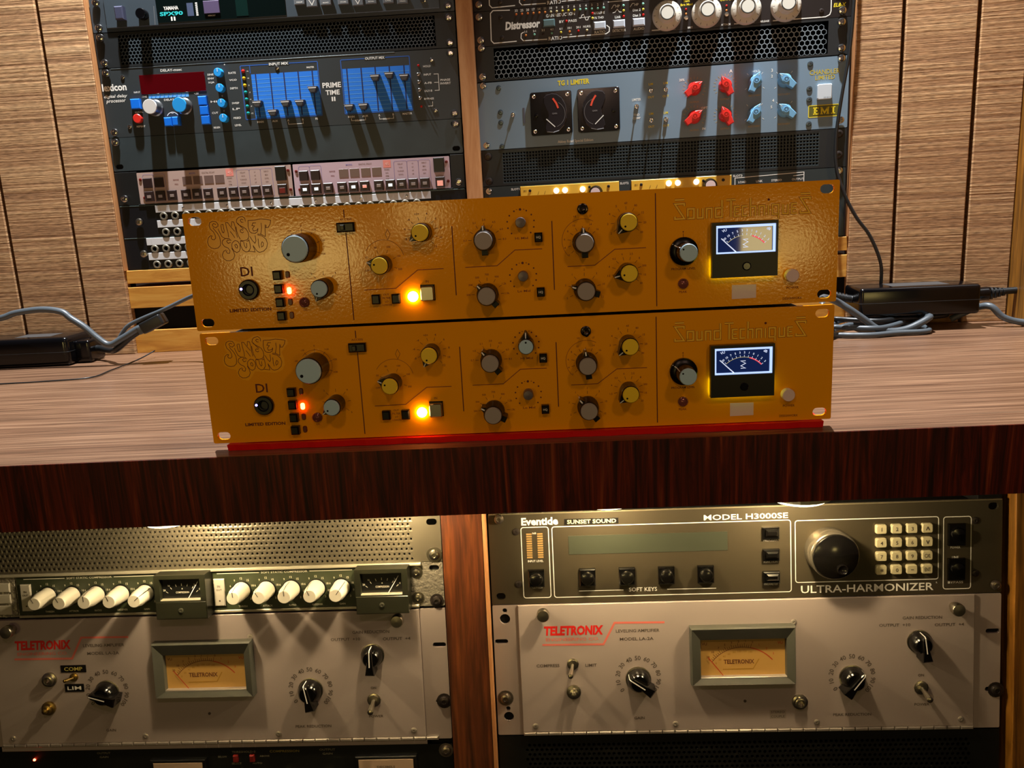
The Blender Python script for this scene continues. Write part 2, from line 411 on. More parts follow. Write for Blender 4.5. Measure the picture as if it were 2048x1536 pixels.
# post between the upper racks and the boards under them
trim(1, 'UL', 484.6, 118, 505, 900, -40, 2, mat=PINEV, label='pine post between the two upper racks')
for k, (f, a, b) in enumerate((('UL', -3.4, 505), ('UR', -1, 487.4))):
    n = 2+k*4; s = ('left', 'right')[k]
    trim(n, f, a, 99.5, b, 117.5, -60, 3, mat=PINE, label='upper pine ledge board below the %s upper rack' % s)
    trim(n+1, f, a, 64.5, b, 94, -60, 4, mat=PINE, label='middle pine ledge board below the %s upper rack' % s)
    trim(n+2, f, a, .2, b, 32.5, -60, 4, mat=PINE, label='lowest pine board resting on the desk below the %s upper rack' % s)
    o = trim(n+3, f, a, 33, b, 64, -62, -6, mat=BLKM, label='black strip between the pine boards below the %s upper rack' % s)
# lower cabinet
trim(10, 'LL', 484.5, -260, 523.6, 256, -40, 8, mat=DIVWOOD, label='dark wood divider between the two lower racks')
trim(11, 'LL', 523.7, -260, 526.4, 256, -40, 8.4, mat=PINEV, ch=.3, label='pale veneer edge of the lower divider')
trim(12, 'LR', 489.5, -260, 540, 250, -40, 10, mat=OAKV, label='golden wood side board right of the lower racks')
trim(13, 'LL', -60, -260, -2, 250, -40, 8, mat=OAKV, label='golden wood side board left of the lower racks')
# dark rack frames (rails and cabinet back) behind the units
def rack(f, v0, v1, label, cat='rack'):
    global NT
    for (a, b, w0, w1, m, t) in ((-2, 21, -330, -3, BLKM, 'left rail of the '), (461.4, 484, -330, -3, BLKM, 'right rail of the '), (-2, 484, -330, -322, VOID, 'dark back of the ')):
        trim(NT, f, a, v0, b, v1, w0, w1, mat=m, label=t+label); NT += 1
NT = 14
rack('UL', 118, 900, 'upper left rack')
rack('UR', 118, 900, 'upper right rack')
rack('LL', -260, 233, 'lower left rack')
rack('LR', -260, 233, 'lower right rack')

for f in ('LL', 'LR'):
    trim(NT, f, 0, -260, 482.6, -92.6, -12, -1, mat=BLKM, label='black blanking board at the foot of the lower %s rack' % ('left' if f == 'LL' else 'right')); NT += 1
fl = link('floor', fbox(6000, 5, -1600, 3200, 0), M('dark_carpet', '#1c1512', .95, spec=.1)); fl.location = (0, 0, -.72); fl['kind'] = 'structure'
# desk: top board with a deep front edge
dk = bpy.data.objects.new('desk', None); COL.objects.link(dk); dk.matrix_world = Matrix.Translation((0, -.0156, 0)) @ RZ(.0154)
tag(dk, 'long desk with rosewood-grain top and deep dark front edge', 'desk')
def wbox(name, x0, x1, y0, y1, z0, z1, mat, parent=None, bev=0.):
    bm = bmesh.new(); bmesh.ops.create_cube(bm, size=1)
    for v in bm.verts: v.co = Vector(((x0 if v.co.x < 0 else x1)*MM, (y0 if v.co.y < 0 else y1)*MM, (z0 if v.co.z < 0 else z1)*MM))
    if bev: bmesh.ops.bevel(bm, geom=bm.edges[:]+bm.verts[:], offset=bev*MM, segments=2, profile=.6, affect='EDGES')
    me = bpy.data.meshes.new(name); bm.to_mesh(me); bm.free(); return link(name, me, mat, parent)
wbox('desk_top', -1180, 800, 1.2, 585, -18, 0, TOPWOOD_LIT, dk)
wbox('front_edge', -1180, 800, 0, 1.2, -54.5, -.15, EDGEWOOD_SHADED, dk)
wbox('front_rail', -1180, 800, 1.25, 20, -54.4, -18.05, BLKM, dk)

# ================================================================== puck lights under the desk
PUCKW = M('puck_housing', '#cfcabb', .5)
PLENS = M('puck_lens', '#fff4d8', .4, emit=(1, .84, .5), es=5)
def puck(x, y, dz, label):
    r = bpy.data.objects.new('puck_light', None); COL.objects.link(r); r.location = (x, y, -.018); tag(r, label, 'light', 'puck lights under the desk')
    def disc(name, r0, r1, z0, z1, mat):
        bm = bmesh.new(); bmesh.ops.create_cone(bm, cap_ends=True, segments=28, radius1=r0*MM, radius2=r1*MM, depth=(z1-z0)*MM)
        bmesh.ops.translate(bm, verts=bm.verts[:], vec=(0, 0, (z0+z1)/2*MM)); me = bpy.data.meshes.new(name); bm.to_mesh(me); bm.free()
        return link(name, me, mat, r)
    disc('housing', 30, 33, -(dz-4), 0, PUCKW); disc('lens', 24, 27, -dz, -(dz-4)-.05, PLENS)
    l = lamp('puck_glow', 'POINT', (x, y, -.0255-dz*MM), 1.15, (1, .77, .45), shadow_soft_size=.005)
puck(-.318, .0680, 63.5, 'small round puck light glowing under the desk edge, leftmost')
puck(-.125, .0740, 58, 'small round puck light under the desk near the lower divider')
puck(.073, .0740, 62.5, 'small round puck light glowing above the black effects unit label tape')
puck(.238, .0690, 63.5, 'small round puck light glowing above the big black dial')

# ================================================================== power bricks and cables
GLOSSB = M('glossy_black_case', '#08080a', .16, spec=.4)
CORD = M('grey_cord', '#4a5258', .42)
CORDB = M('black_cord', '#15181a', .4)
def brick(loc, rz, L, Dp, H, label):
    r = bpy.data.objects.new('power_adapter', None); COL.objects.link(r); r.matrix_world = Matrix.Translation(Vector(loc)*MM) @ RZ(rz); tag(r, label, 'power adapter'); return r
def rb(name, L, D, H, mat, parent, bev=5):
    bm = bmesh.new(); bmesh.ops.create_cube(bm, size=1)
    for v in bm.verts: v.co = Vector((v.co.x*L*MM, v.co.y*D*MM, (v.co.z+.5)*H*MM))
    bmesh.ops.bevel(bm, geom=bm.edges[:], offset=bev*MM, segments=3, profile=.6, affect='EDGES')
    me = bpy.data.meshes.new(name); bm.to_mesh(me); bm.free()
    for p in me.polygons: p.use_smooth = True
    me.set_sharp_from_angle(angle=math.radians(50)); return link(name, me, mat, parent)
def tb(name, pts, r, mat, parent=None, n=8): 
    return link(name, tube(pts, r, n), mat, parent)
L_ = brick((-690, 463, 0), .02, 150, 62, 39, 'black power brick lying at the left wall beside the plank wall')
b = rb('case', 150, 62, 39, GLOSSB, L_, 7)
b2 = rb('socket_end', 22, 40, 30, GLOSSB, L_, 4); b2.location = (.084, .006, .001)
s_ = rb('seam', 150.4, 62.4, .8, M('seam_dark', '#050505', .6), b, .2); s_.location = (0, 0, .0185)
s_ = rb('rating_label', 50, 30, .3, M('grey_label', '#3a3a3a', .5), b, .1); s_.location = (.02, 0, .0389)
tb('cord', [(88, 4, 18), (102, 2, 17), (122, -14, 16), (142, -34, 20), (165, -36, 36), (181, -34, 45)], 4.3, CORDB, L_)
c1 = tb('power_cable', [(-820, 432, 50), (-760, 428, 58), (-693, 425, 69), (-671, 425, 75), (-636, 425, 78), (-609, 424, 74), (-597, 423, 65), (-581, 423, 53), (-566, 423, 38), (-551, 423, 28), (-532, 424, 36), (-510, 426, 47.5), (-497, 427, 50.5)], 4.2, CORD)
tag(c1, 'thick grey cable arching over the left power brick to a plug', 'cable')
pl = bpy.data.objects.new('power_plug', None); COL.objects.link(pl); pl.matrix_world = Matrix.Translation(Vector((-487, 429, 46))*MM) @ RZ(.1) @ RY(-.42); tag(pl, 'dark grey angled plug on the end of the left grey cable', 'plug')
rb('plug_body', 30, 22, 15, CORDB, pl, 2.5); q = rb('collar', 9, 11, 11, CORD, pl, 2); q.location = (-.018, 0, .002)
c2 = tb('power_cable', [(-548, 430, 24), (-536, 429, 40), (-523, 428, 52), (-501, 428, 61), (-472, 428, 71), (-432, 420, 86), (-390, 375, 96), (-320, 280, 112), (-240, 215, 126), (-205, 187.5, 130)], 2.6, CORD)
tag(c2, 'thin grey lead rising behind the upper orange unit at left', 'cable')
c3 = tb('signal_cable', [(-760, 300, 1.4), (-680, 312, 1.4), (-634, 317, 1.4), (-580, 322, 1.4), (-531, 333, 1.6), (-529, 378, 1.6), (-526, 440, 3), (-515, 470, 10)], .9, CORDB)
tag(c3, 'very thin dark wire lying across the left of the desk', 'cable')
R_ = brick((491, 451, 19), -.03, 146, 60, 37, 'black power brick resting on coiled cables at the right plank wall')
b = rb('case', 146, 60, 37, GLOSSB, R_, 5)
s_ = rb('seam', 146.4, 60.4, .7, M('seam_dark', '#050505', .6), b, .2); s_.location = (0, 0, .0175)
s_ = rb('rating_label', 70, 34, .3, M('grey_label', '#3a3a3a', .5), b, .1); s_.location = (.005, 0, .0369)
tb('strain_relief', [(-73, 0, 21), (-84, 1, 23), (-96, 2, 26)], 5.2, CORDB, R_)
for i in range(4): tb('relief_ring', [(-80-i*4, .8+i*.3, 22+i*1.1), (-81.6-i*4, 1+i*.3, 22.4+i*1.1)], 6.2, CORDB, R_)
tb('mains_plug', [(73, 2, 20), (84, 2, 20.5), (96, 2, 21)], 9.0, GLOSSB, R_)
for i in range(4): tb('grip_ring', [(98+i*5, 2, 21+i*.4), (100.5+i*5, 2, 21.2+i*.4)], 8.2-i*.9, CORDB, R_)
tb('cord', [(96, 2, 21), (118, 2, 23), (140, 0, 24)], 4.4, CORDB, R_)
c4 = tb('power_cable', [(330, 300, 60), (352, 360, 55), (378, 398, 46), (397, 400, 34), (416, 400, 20), (429, 400, 10), (445, 400, 5), (465, 400, 6.5), (483, 402, 13), (497, 408, 19), (500, 425, 16), (490, 445, 6)], 4.3, CORD)
tag(c4, 'thick grey cable looping down in front of the right power brick', 'cable')
for k, (pts, lab) in enumerate((([(330, 330, 6), (372, 392, 4), (395, 389, 4), (420, 384, 4), (452, 392, 4), (490, 396, 4), (496, 425, 5), (470, 447, 7), (430, 452, 8), (400, 440, 6), (370, 400, 4)], 'lowest grey cable of the coil under the right power brick'),
        ([(330, 350, 12), (376, 412, 11), (396, 405, 11), (421, 392, 11), (440, 400, 10), (470, 425, 11), (480, 450, 13), (450, 462, 14), (410, 455, 13), (384, 430, 11)], 'middle grey cable of the coil under the right power brick'),
        ([(340, 380, 20), (384, 436, 18), (408, 428, 17), (440, 415, 16), (470, 430, 15.5), (520, 440, 15), (540, 455, 14)], 'upper grey cable of the coil under the right power brick'))):
    tag(tb('power_cable', pts, 3.3, CORD if k != 2 else CORDB), lab, 'cable', 'cables coiled under the right brick')
c5 = tb('power_cable', [(545, 455, 8), (570, 446, 22), (582, 432, 26), (596, 426, 12), (622, 420, 5), (670, 400, 5)], 4.2, CORD)
tag(c5, 'grey cable running off to the right from under the right power brick', 'cable')
c6l = FR['UR']; P6 = []
for u, v, w in ((483, 470, 16), (481.4, 405, 18), (478, 345, 18), (471, 296, 18), (465.5, 246, 18), (466.5, 207, 20), (476.4, 173, 24), (491.5, 143, 26), (509, 118.6, 26), (523, 86, 26), (526, 60, 24), (525, 30, 18)):
    p = c6l @ Vector((u*MM, -w*MM, v*MM)); P6.append(p/MM)
tag(tb('hanging_cable', P6, 2.2, CORDB), 'thin black cable hanging down the right edge of the upper right rack', 'cable')
# red felt strip under the lower orange unit
RED = M('red_felt', '#e00b04', .38, spec=.6)
V = []; F = []; n = 80
for i in range(n+1):
    x = -229+464*i/n; y = -2.6+.5*math.sin(i*1.9)+.4*math.sin(i*.83)+(x+229)*.0097
    V += [(x, .15, -y), (x, 5.3, -(y-1.5)), (x, 5.3, -150), (x, .15, -150)]
for i in range(n):
    for k in range(4): F.append((4*i+k, 4*i+(k+1) % 4, 4*i+4+(k+1) % 4, 4*i+4+k))
F += [(0, 1, 2, 3), (4*n, 4*n+1, 4*n+2, 4*n+3)]
tag(link('felt_strip', mesh('felt', V, F), RED), 'red padded strip under the lower orange unit at the desk edge', 'pad')

# ================================================================== THE TWO ORANGE UNITS
ORANGE = M('orange_enamel', (.90, .365, .002), .1, spec=.3, bump=(480, .085, .0007))
BROWNP = M('brown_print', (.12, .012, .002), .6)
DIMP = M('dim_brown_print', (.25, .05, .002), .6)
HALOM = M('pale_orange_print', (.98, .44, .005), .16, spec=.3)
LETM = M('letter_yellow_print', (1.0, .58, .02), .4)
DCHR = M('dark_chrome', '#4a423e', .18, 1.)
KBODY = M('knob_body', '#1a0d08', .25)
KBLK = M('knob_black', '#070505', .32, spec=.35)
CAPB = M('cap_pale_blue', '#aed0e2', .45)
CAPY = M('cap_yellow', '#f2ce1c', .45)
CAPG = M('cap_grey', '#9c938c', .5)
SHAFT = M('shaft_grey', '#6d6468', .35, .5)
DOTM = M('dot_black', '#080706', .7, spec=.2)
POINT = M('pointer_white', '#f6f4f0', .5)
LEDON = M('red_led_on', '#ff2010', .4, emit=(1, .05, .02), es=34)
LEDOFF = M('red_led_off', '#5e0804', .35)
AMBER = M('amber_lamp_on', '#ff8a20', .4, emit=(1, .42, .10), es=48)
JEWEL = M('jewel_clear', '#8a5148', .15, .3)
BLUEG = M('blue_led', '#4038ff', .3, emit=(.25, .2, 1), es=6)
STICK = M('sticker_white', '#e6cfcb', .6)
MFACE = M('meter_face_navy', '#020510', .04, emit=(.01, .025, .12), es=.5)
MEDGE = M('meter_edge_glow', '#bcd4ff', .3, emit=(.42, .58, 1), es=1.15)
MINK = M('meter_ink', '#dfe8ff', .4, emit=(.7, .8, 1), es=.8)
MYEL = M('meter_ink_yellow', '#c9c080', .5, emit=(.7, .62, .3), es=.5)
MRED = M('meter_ink_red', '#e04050', .5, emit=(1, .12, .15), es=.7)
LEAK = M('meter_backlight_leak', '#d8d820', .4, emit=(.72, .85, .01), es=9)
LOGO = [[(25.6,77.7),(24.3,76.6),(22.5,77.5),(21.9,78.8),(22.8,79.8),(24.6,79.1)],[(26.0,77.3),(26.2,79.2),(24.9,81.0),(22.3,81.5),(20.0,80.5),(19.4,78.4),(20.0,75.9),(22.1,73.7),(23.1,71.3),(23.2,69.0),(21.9,68.0),(20.4,68.3),(19.8,69.5),(20.7,70.7)],[(20.9,70.8),(19.6,71.1),(17.7,69.6),(16.7,66.6),(17.2,63.9),(18.9,62.1),(21.3,61.4),(24.0,61.8),(26.0,63.5),(26.5,66.5),(26.3,69.6),(25.0,72.6),(23.0,75.3),(22.1,76.7)],[(25.8,75.8),(26.9,72.7),(28.1,69.9),(30.2,68.5),(32.5,68.2)],[(28.4,78.7),(30.0,78.9)],[(28.2,78.4),(28.4,75.7),(28.9,73.0),(29.8,72.7),(30.3,74.4),(30.0,77.1),(30.0,78.9)],[(31.9,80.1),(33.6,80.0),(35.5,76.9),(38.1,73.3)],[(32.0,79.9),(32.3,76.3),(33.0,72.4),(33.0,69.0)],[(36.5,80.5),(38.2,80.2),(38.9,76.7),(39.1,72.1),(39.7,68.7)],[(36.6,80.1),(36.2,76.9)],[(34.7,73.5),(36.3,71.1),(37.6,68.7)],[(45.4,79.7),(43.9,79.8),(43.2,81.1),(44.1,82.0),(45.6,81.4)],[(47.0,80.2),(46.8,82.5),(45.1,83.9),(42.4,83.4),(40.7,82.0),(40.2,79.9),(41.7,77.9),(44.2,76.5),(46.7,74.8),(48.1,72.1),(48.3,69.0),(46.9,66.8),(44.2,66.1),(41.5,66.6)],[(39.5,76.7),(39.7,73.6),(40.4,70.2),(41.6,67.4)],[(44.9,72.6),(43.7,71.9),(42.4,72.7),(42.4,74.1),(43.6,74.4),(44.5,73.6)],[(40.9,79.3),(43.1,76.5),(45.1,74.5)],[(49.1,80.8),(48.6,76.3),(49.2,72.8),(50.5,71.6),(53.2,71.1),(55.2,72.2),(55.8,74.1)],[(49.1,80.8),(54.3,80.8),(58.5,81.4),(63.0,80.8),(66.0,80.1),(65.3,77.4),(63.5,74.9),(61.8,74.9),(62.2,76.8)],[(54.8,78.7),(52.5,78.8),(51.5,76.9),(53.4,76.5),(51.7,74.6),(52.2,72.9),(54.9,73.3),(55.9,74.8)],[(58.6,78.5),(58.6,75.1),(57.9,72.1),(57.3,70.2)],[(61.5,77.2),(61.0,73.1),(60.7,68.5)],[(55.0,70.5),(58.0,70.1),(60.7,68.3)],[(34.1,65.4),(32.1,64.8),(31.1,66.3),(32.0,67.3),(33.5,67.0)],[(34.6,66.6),(33.3,68.2),(30.6,68.5),(28.2,67.2),(27.5,65.0),(29.1,62.6),(31.7,61.3),(32.8,59.3),(32.2,57.4),(30.8,57.5),(29.8,58.7),(30.7,59.6)],[(30.0,60.0),(27.9,59.1),(26.6,56.5),(27.3,53.7),(29.4,52.1),(32.1,52.0),(34.7,53.2),(36.0,55.7),(35.5,58.4),(34.3,61.2)],[(35.2,65.0),(37.3,66.6),(39.5,66.0),(40.8,63.6),(40.8,60.9),(39.8,58.6),(37.8,57.7),(36.0,58.8),(34.7,61.2),(34.6,63.5),(35.2,65.0)],[(36.9,63.4),(38.1,63.9),(38.9,62.5),(38.6,61.0),(37.5,61.4),(36.9,63.4)],[(41.4,65.9),(41.4,62.4),(42.6,59.3),(44.7,57.8),(46.7,58.1),(48.0,59.8)],[(43.9,65.4),(44.1,62.7),(45.1,60.7),(45.9,61.4),(45.9,64.5)],[(41.5,66.1),(43.7,65.6)],[(46.2,65.7),(48.2,66.0)],[(47.8,67.5),(48.5,63.6),(48.5,60.6),(46.9,58.3),(51.6,57.5),(51.4,59.3),(50.6,62.4)],[(49.1,69.0),(50.6,65.9),(52.3,63.9),(53.3,65.7),(53.0,69.6)],[(50.6,62.4),(52.2,59.6),(53.2,58.0)],[(54.9,69.9),(58.3,69.0),(60.9,66.5),(61.7,63.4),(60.7,60.0),(58.2,57.8),(55.0,57.0),(53.2,58.0)],[(55.0,67.2),(54.9,62.6),(55.4,60.2)],[(57.8,64.8),(58.8,63.6),(58.2,61.7),(57.0,60.9),(56.8,62.9),(57.8,64.8)]]
HALO = [(19.1,80.7),(22.0,82.7),(26.1,81.9),(30.1,80.2),(36.5,81.8),(41.4,84.6),(45.6,85.2),(48.4,83.2),(58.3,82.7),(67.6,81.1),(68.0,77.7),(64.5,73.7),(62.3,70.7),(63.7,66.4),(63.9,61.4),(61.5,56.9),(55.9,54.8),(46.4,56.0),(40.0,56.7),(37.6,53.3),(34.1,49.6),(29.6,50.5),(26.1,53.4),(25.2,58.5),(19.9,59.9),(16.3,62.0),(15.4,66.7),(17.5,71.2),(19.9,72.2),(17.8,76.5)]
def pointer_knob(U, u, v, ang, cap, r=6.1, h=17., nose=10.6):
    def body():
        P = []
        for i in range(25):
            a = math.radians(42+276*i/24); P.append((r*1.12*math.cos(a), r*1.12*math.sin(a)))
        return prism(P+[(nose, -.35), (nose, .35)], 0, 11.5, .5, True)
    k = U.add('knob', shared(('pk', r, nose), body), KBLK, u, v, .1, ang)
    U.add('knob_collar', shared(('pc', r, h), lambda: lathe([(r*1.12, 11), (r*1.1, h-2.2), (r, h-1.6)], 24)), KBODY, u, v, .1, ang, k)
    c = U.add('cap', shared(('cap', r, h), lambda: lathe([(r, h-2), (r, h-.4), (r*.93, h), (.02, h)], 24)), cap, u, v, .1, ang, k)
    U.add('pointer_line', shared(('pl', r, nose, h), lambda: mesh('pl', [(r*.98, -.42, 13.6), (r*.98, .42, 13.6), (nose-.1, .38, 11.75), (nose-.1, -.38, 11.75)], [(0, 1, 2, 3)])), POINT, u, v, .1, ang, k)
    a = math.radians(ang)   # dot near the rim towards the pointer
    U.add('cap_dot', shared(('dot', r, h), lambda: lathe([(.75, h-.2), (.75, h+.08), (.02, h+.08)], 10)), DOTM, u+r*.62*math.cos(a), v+r*.62*math.sin(a), .1, ang, k); return k
def blade_knob(U, u, v, ang):
    def body():
        return lathe([(8.2, 0), (8.2, 5), (7.3, 7), (7.3, 15.4), (6.9, 16.2)], 26)
    def blade():
        return prism([(-10.8, -2.3), (7, -2.3), (10.4, -.7), (10.4, .7), (7, 2.3), (-10.8, 2.3)], .5, 13, .4)
    k = U.add('knob', shared('bkbody', body), KBLK, u, v, .1, ang)
    U.add('pointer_blade', shared('bkblade', blade), KBLK, u, v, .1, ang, k)
    U.add('cap', shared('bkcap', lambda: lathe([(6.5, 15), (6.5, 17.4), (6.1, 18), (.02, 18)], 26)), CAPG, u, v, .1, ang, k)
    U.add('pointer_line', shared('bkline', lambda: mesh('l', [(7.3, -.5, 13.25), (7.3, .5, 13.25), (10.2, .48, 13.25), (10.2, -.48, 13.25), (10.55, .48, 1), (10.55, -.48, 1)], [(0, 1, 2, 3), (3, 2, 4, 5)])), POINT, u, v, .1, ang, k); return k
def push_shaft(U, u, v):
    U.add('shaft', shared('shaft', lambda: lathe([(3.9, 0), (3.9, 7), (3.5, 8), (.02, 8.3)], 20)), SHAFT, u, v, .1)
def sound_techniques(U):
    b = 65.3; xh = 7.4
    X = lambda z: 363.2+(z-120)*.0568
    def st(pts, wd=1.25):
        U.line(pts, wd+.5, DIMP, w=.10); 
    strokes = []
    def S_(x0, x1):
        strokes.append([(X(x1), b+9.6), (X(x1), b+11.3), (X(x0), b+11.3), (X(x1), b+.6), (X(x0), b+.6), (X(x0), b+2.4)])
        strokes.append([(X(x0), b+14.2), (X(x1), b+14.2)])
    S_(135, 255); S_(1730, 1850)
    o = lambda a, c: strokes.append([(X(a), b+.6), (X(a), b+xh), (X(c), b+xh), (X(c), b+.6), (X(a), b+.6), (X(a), b+2)])
    u = lambda a, c: strokes.append([(X(a), b+xh), (X(a), b+.6), (X(c), b+.6), (X(c), b+xh)])
    n = lambda a, c: strokes.append([(X(a), b), (X(a), b+xh-.4), (X(c), b+xh-.4), (X(c), b)])
    def e(a, c):
        strokes.append([(X(c), b+.6), (X(a), b+.6), (X(a), b+xh), (X(c), b+xh)]); strokes.append([(X(a), b+3.9), (X(c)-.6, b+3.9)])
    o(300, 378); u(425, 492); n(540, 605)
    strokes.append([(X(735), b+12.6), (X(735), b+.6), (X(655), b+.6), (X(655), b+xh-.4), (X(735), b+xh-.4)])
    strokes.append([(X(790), b+12.4), (X(908), b+12.4)]); strokes.append([(X(850), b+12.4), (X(850), b)])
    e(895, 960); strokes.append([(X(1060), b+.6), (X(998), b+.6), (X(998), b+xh), (X(1060), b+xh)])
    strokes.append([(X(1098), b+13), (X(1098), b)]); strokes.append([(X(1098), b+xh-.4), (X(1160), b+xh-.4), (X(1160), b)])
    n(1208, 1275); strokes.append([(X(1325), b+xh), (X(1325), b)])
    strokes.append([(X(1455), b-2.6), (X(1455), b+xh), (X(1378), b+xh), (X(1378), b+.6), (X(1455), b+.6)])
    u(1510, 1575); e(1622, 1685)
    for q in strokes: st(q)
    for q in strokes: U.line(q, 1.15, LETM, w=.16)
    U.poly(circ(.9, 10, X(1328), b+11.2), BROWNP, .16)
def scale(U, u, v, r, a0, a1, labels, size=1.5, tick=True):
    n = len(labels)
    for i, t in enumerate(labels):
        a = math.radians(a0+(a1-a0)*i/(n-1)); 
        if t: U.txt(u+(r+2.6)*math.cos(a), v+(r+2.6)*math.sin(a), t, size, DIMP)
        if tick: U.line([(u+(r-2.2)*math.cos(a), v+(r-2.2)*math.sin(a)), (u+(r+.3)*math.cos(a), v+(r+.3)*math.sin(a))], .28, BROWNP)
def orange(f, label, st):
    U = Unit('equalizer_unit', f, 0, label, 'audio unit', 'pair of orange rack units on the desk')
    panel(U, 482.6, 88.1, 0, ORANGE, 3.2, sv=(5.9, 82.0))
    U.rect('chassis', 22, 2, 460, 86.4, -190, -3.3, BLKM)
    if f == 'B':
        for x in (45, 437):
            for w in (-30, -165): U.add('foot', shared('foot', lambda: fbox(16, 2.0, -8, 8, .5)), BLK, x, 1.0, w)
    U.poly(HALO, HALOM, .06)
    for q in LOGO: U.line(q, .42, BROWNP, w=.14)
    U.txt(43.4, 43.3, 'DI', 7.0, BROWNP, 9.4); U.txt(43, 14.4, 'LIMITED EDITION', 2.6, BROWNP, 32, bold=.035)
    # input jack
    j = U.add('jack_socket', lathe([(7.7, 0), (7.7, 2.4), (6.8, 3.4), (4.6, 3.4), (3.9, 2.2), (3.2, 2.0), (3.1, -2), (.02, -2)], 24), BLK, 44.2, 29.7, .1)
    U.add('contact', lathe([(1.0, 0), (1.0, .5), (.02, .9)], 10), BLUEG, 38.9, 30.6, 3.2, parent=j)
    for i, v in enumerate((39.5, 29.4, 19.2, 9.0)):
        button(U, 67.3, v, 6.4, 6.8, 5, KBLK, .1, 1.0)
        U.add('indicator_light', shared('rled', lambda: prism(rrect(3.2, 5.2, 1.3, 3), 0, 1.2, .4)), LEDON if i == 1 else LEDOFF, 74.3, v-(1.9 if i == 1 else 0), .1)
    # big blue capped knob
    k = U.add('knob', lathe([(10.6, 0), (10.6, 3), (10.2, 20.2), (9.7, 20.8)], 30), KBODY, 88, 59, .1)
    U.add('cap', lathe([(9.5, 20), (9.5, 21.6), (9.0, 22.2), (.02, 22.2)], 30), CAPB, 88, 59, .1, parent=k)
    a = math.radians(st['big']); U.add('cap_dot', lathe([(1.25, 0), (1.25, .15), (.02, .15)], 12), DOTM, 88+6.2*math.cos(a), 59+6.2*math.sin(a), 22.3, parent=k)
    U.arc(88, 59, 12.6, -40, 140, .25, DIMP); scale(U, 88, 59, 13.2, 200, -20, ['-60', '-20', '-10', '0', '+10', '+20', '+30'])
    pointer_knob(U, 101.3, 29, st['small'], CAPB); scale(U, 101.3, 29, 11, 215, -35, ['0', '', '2', '', '4', '', '6'])
    U.add('indicator_light', shared('jewel', lambda: lathe([(3.8, 0), (3.8, 1.5), (3.0, 2), (2.7, 1.2), (1.5, 2.0), (.02, 2.3)], 18)), JEWEL, 85, 18.2, .1); U.txt(85, 12.5, 'O/L', 1.5, DIMP)
    # bar switch on the first divider line
    sw = U.rect('slide_switch', 115.2, 68.7, 128.5, 75.7, 0, 4.2, KBLK, 1.0); U.rect('slider', 118.5, 70.2, 121.5, 74.2, 4.1, 6.2, BLK, .4, parent=sw)
    U.txt(121.8, 78.0, 'ACCESS', 1.5, DIMP, 9)
    for x, v0, v1 in ((121, 85, 79.2), (121.2, 68.2, 3), (200.2, 69, 18), (274, 69.2, 18.5), (350, 85.2, 2.6)): U.line([(x, v0), (x, v1)], .75, BROWNP)
    for z in (((131, 25.2), (155.2, 25.4), (172.6, 38.3), (192, 38.3)), ((208.3, 38.4), (232.1, 38.5), (245.9, 49.4), (266.1, 49.3)), ((284.4, 35.3), (304.7, 35.4), (319.6, 46.3), (342.6, 46.4))): U.line(z, .6, DIMP)
    pointer_knob(U, 147.1, 43.7, st['y1'], CAPY); pointer_knob(U, 178.5, 65.8, st['y2'], CAPY)
    U.arc(148, 46.5, 15.2, 12, 150, .3, DIMP); scale(U, 147.1, 44, 10.6, 200, -20, ['OFF', '50', '80', '100', '160', '300'])
    scale(U, 178.5, 65.8, 11.2, 230, -50, ['', '-8', '-6', '-4', '+0+', '4', '6', '8', '10', '12'], 1.7)
    U.line([(152.2, 69.2), (154, 65.6), (152, 61.5), (150.4, 65.7)], .3, BROWNP, True)
    button(U, 139.9, 18, 6.2, 7.2, 4.5, KBLK, .1, .9); button(U, 155, 17.8, 6.2, 7.2, 4.5, KBLK, .1, .9)
    for k_, t in enumerate(('OUT', 'FILTER', 'LO', 'LOW/HI')): U.txt(147.4, 21-k_*2.6, t, 1.5, DIMP)
    lp = U.add('indicator_light', lathe([(3.9, 0), (3.9, 1.4), (3.3, 2.6), (2, 3.4), (.02, 3.7)], 20), AMBER, 167.6, 18.6, .1)
    sb = U.add('push_button', prism(rrect(9.8, 10.8, 1.0, 3), 0, 6.2, .8), NICK, 179, 20.8, .1); U.rect('button_guard', 173.6, 15, 184.4, 27, 0, 1.2, KBLK, .3, parent=sb)
    U.txt(179, 29.4, 'IN', 1.8, DIMP)
    for i, (v, key) in enumerate(((57.9, 'd1'), (17.8, 'd2'))):
        blade_knob(U, 224, v, st[key]); scale(U, 224, v, 12, 180, 0, [['0.7', '1.5', '2.1', '3.0', '4.5', '6.0', '8.0'], ['200', '350', '500', '700', '900', '1.2k', '1.5k']][i])
    for i, v in enumerate((69.2, 30.2)):
        if st['lb'] and i == 0: pointer_knob(U, 251.3, v, 90, CAPB, 5.4, 17., 10.2)
        else: push_shaft(U, 251.1, v)
        for k_ in range(11):
            a = math.radians(90-(k_-5)*27); U.poly(circ(.62 if k_ != 5 else .95, 10, 251.1+10*math.cos(a), v-.6+10*math.sin(a)), BROWNP)
        U.txt(248.6, v+9.4, '-', .4, DIMP, 1); U.txt(253.8, v+9.4, '+', 1.2, DIMP); U.txt(251.2, v-11.4, 'Hi Mid' if i == 0 else 'Lo Mid', 1.7, DIMP, 9.5)
        button(U, 263.7, (57.9, 17.7)[i], 5.8, 6.8, 5.2, KBLK, .1, .8); U.txt(263.7, (57.9, 17.7)[i], 'HQ', 2.0, WHT, 3.2, w=5.4)
    toggle(U, 296.8, 76.7, 270, 3.2, 1.0, DCHR, .1, 11)
    U.txt(291, 71.5, 'HI', 1.4, DIMP); U.txt(302.4, 71.5, 'LF', 1.4, DIMP)
    blade_knob(U, 296.6, 52.6, st['d3']); blade_knob(U, 296.6, 17.9, st['d4'])
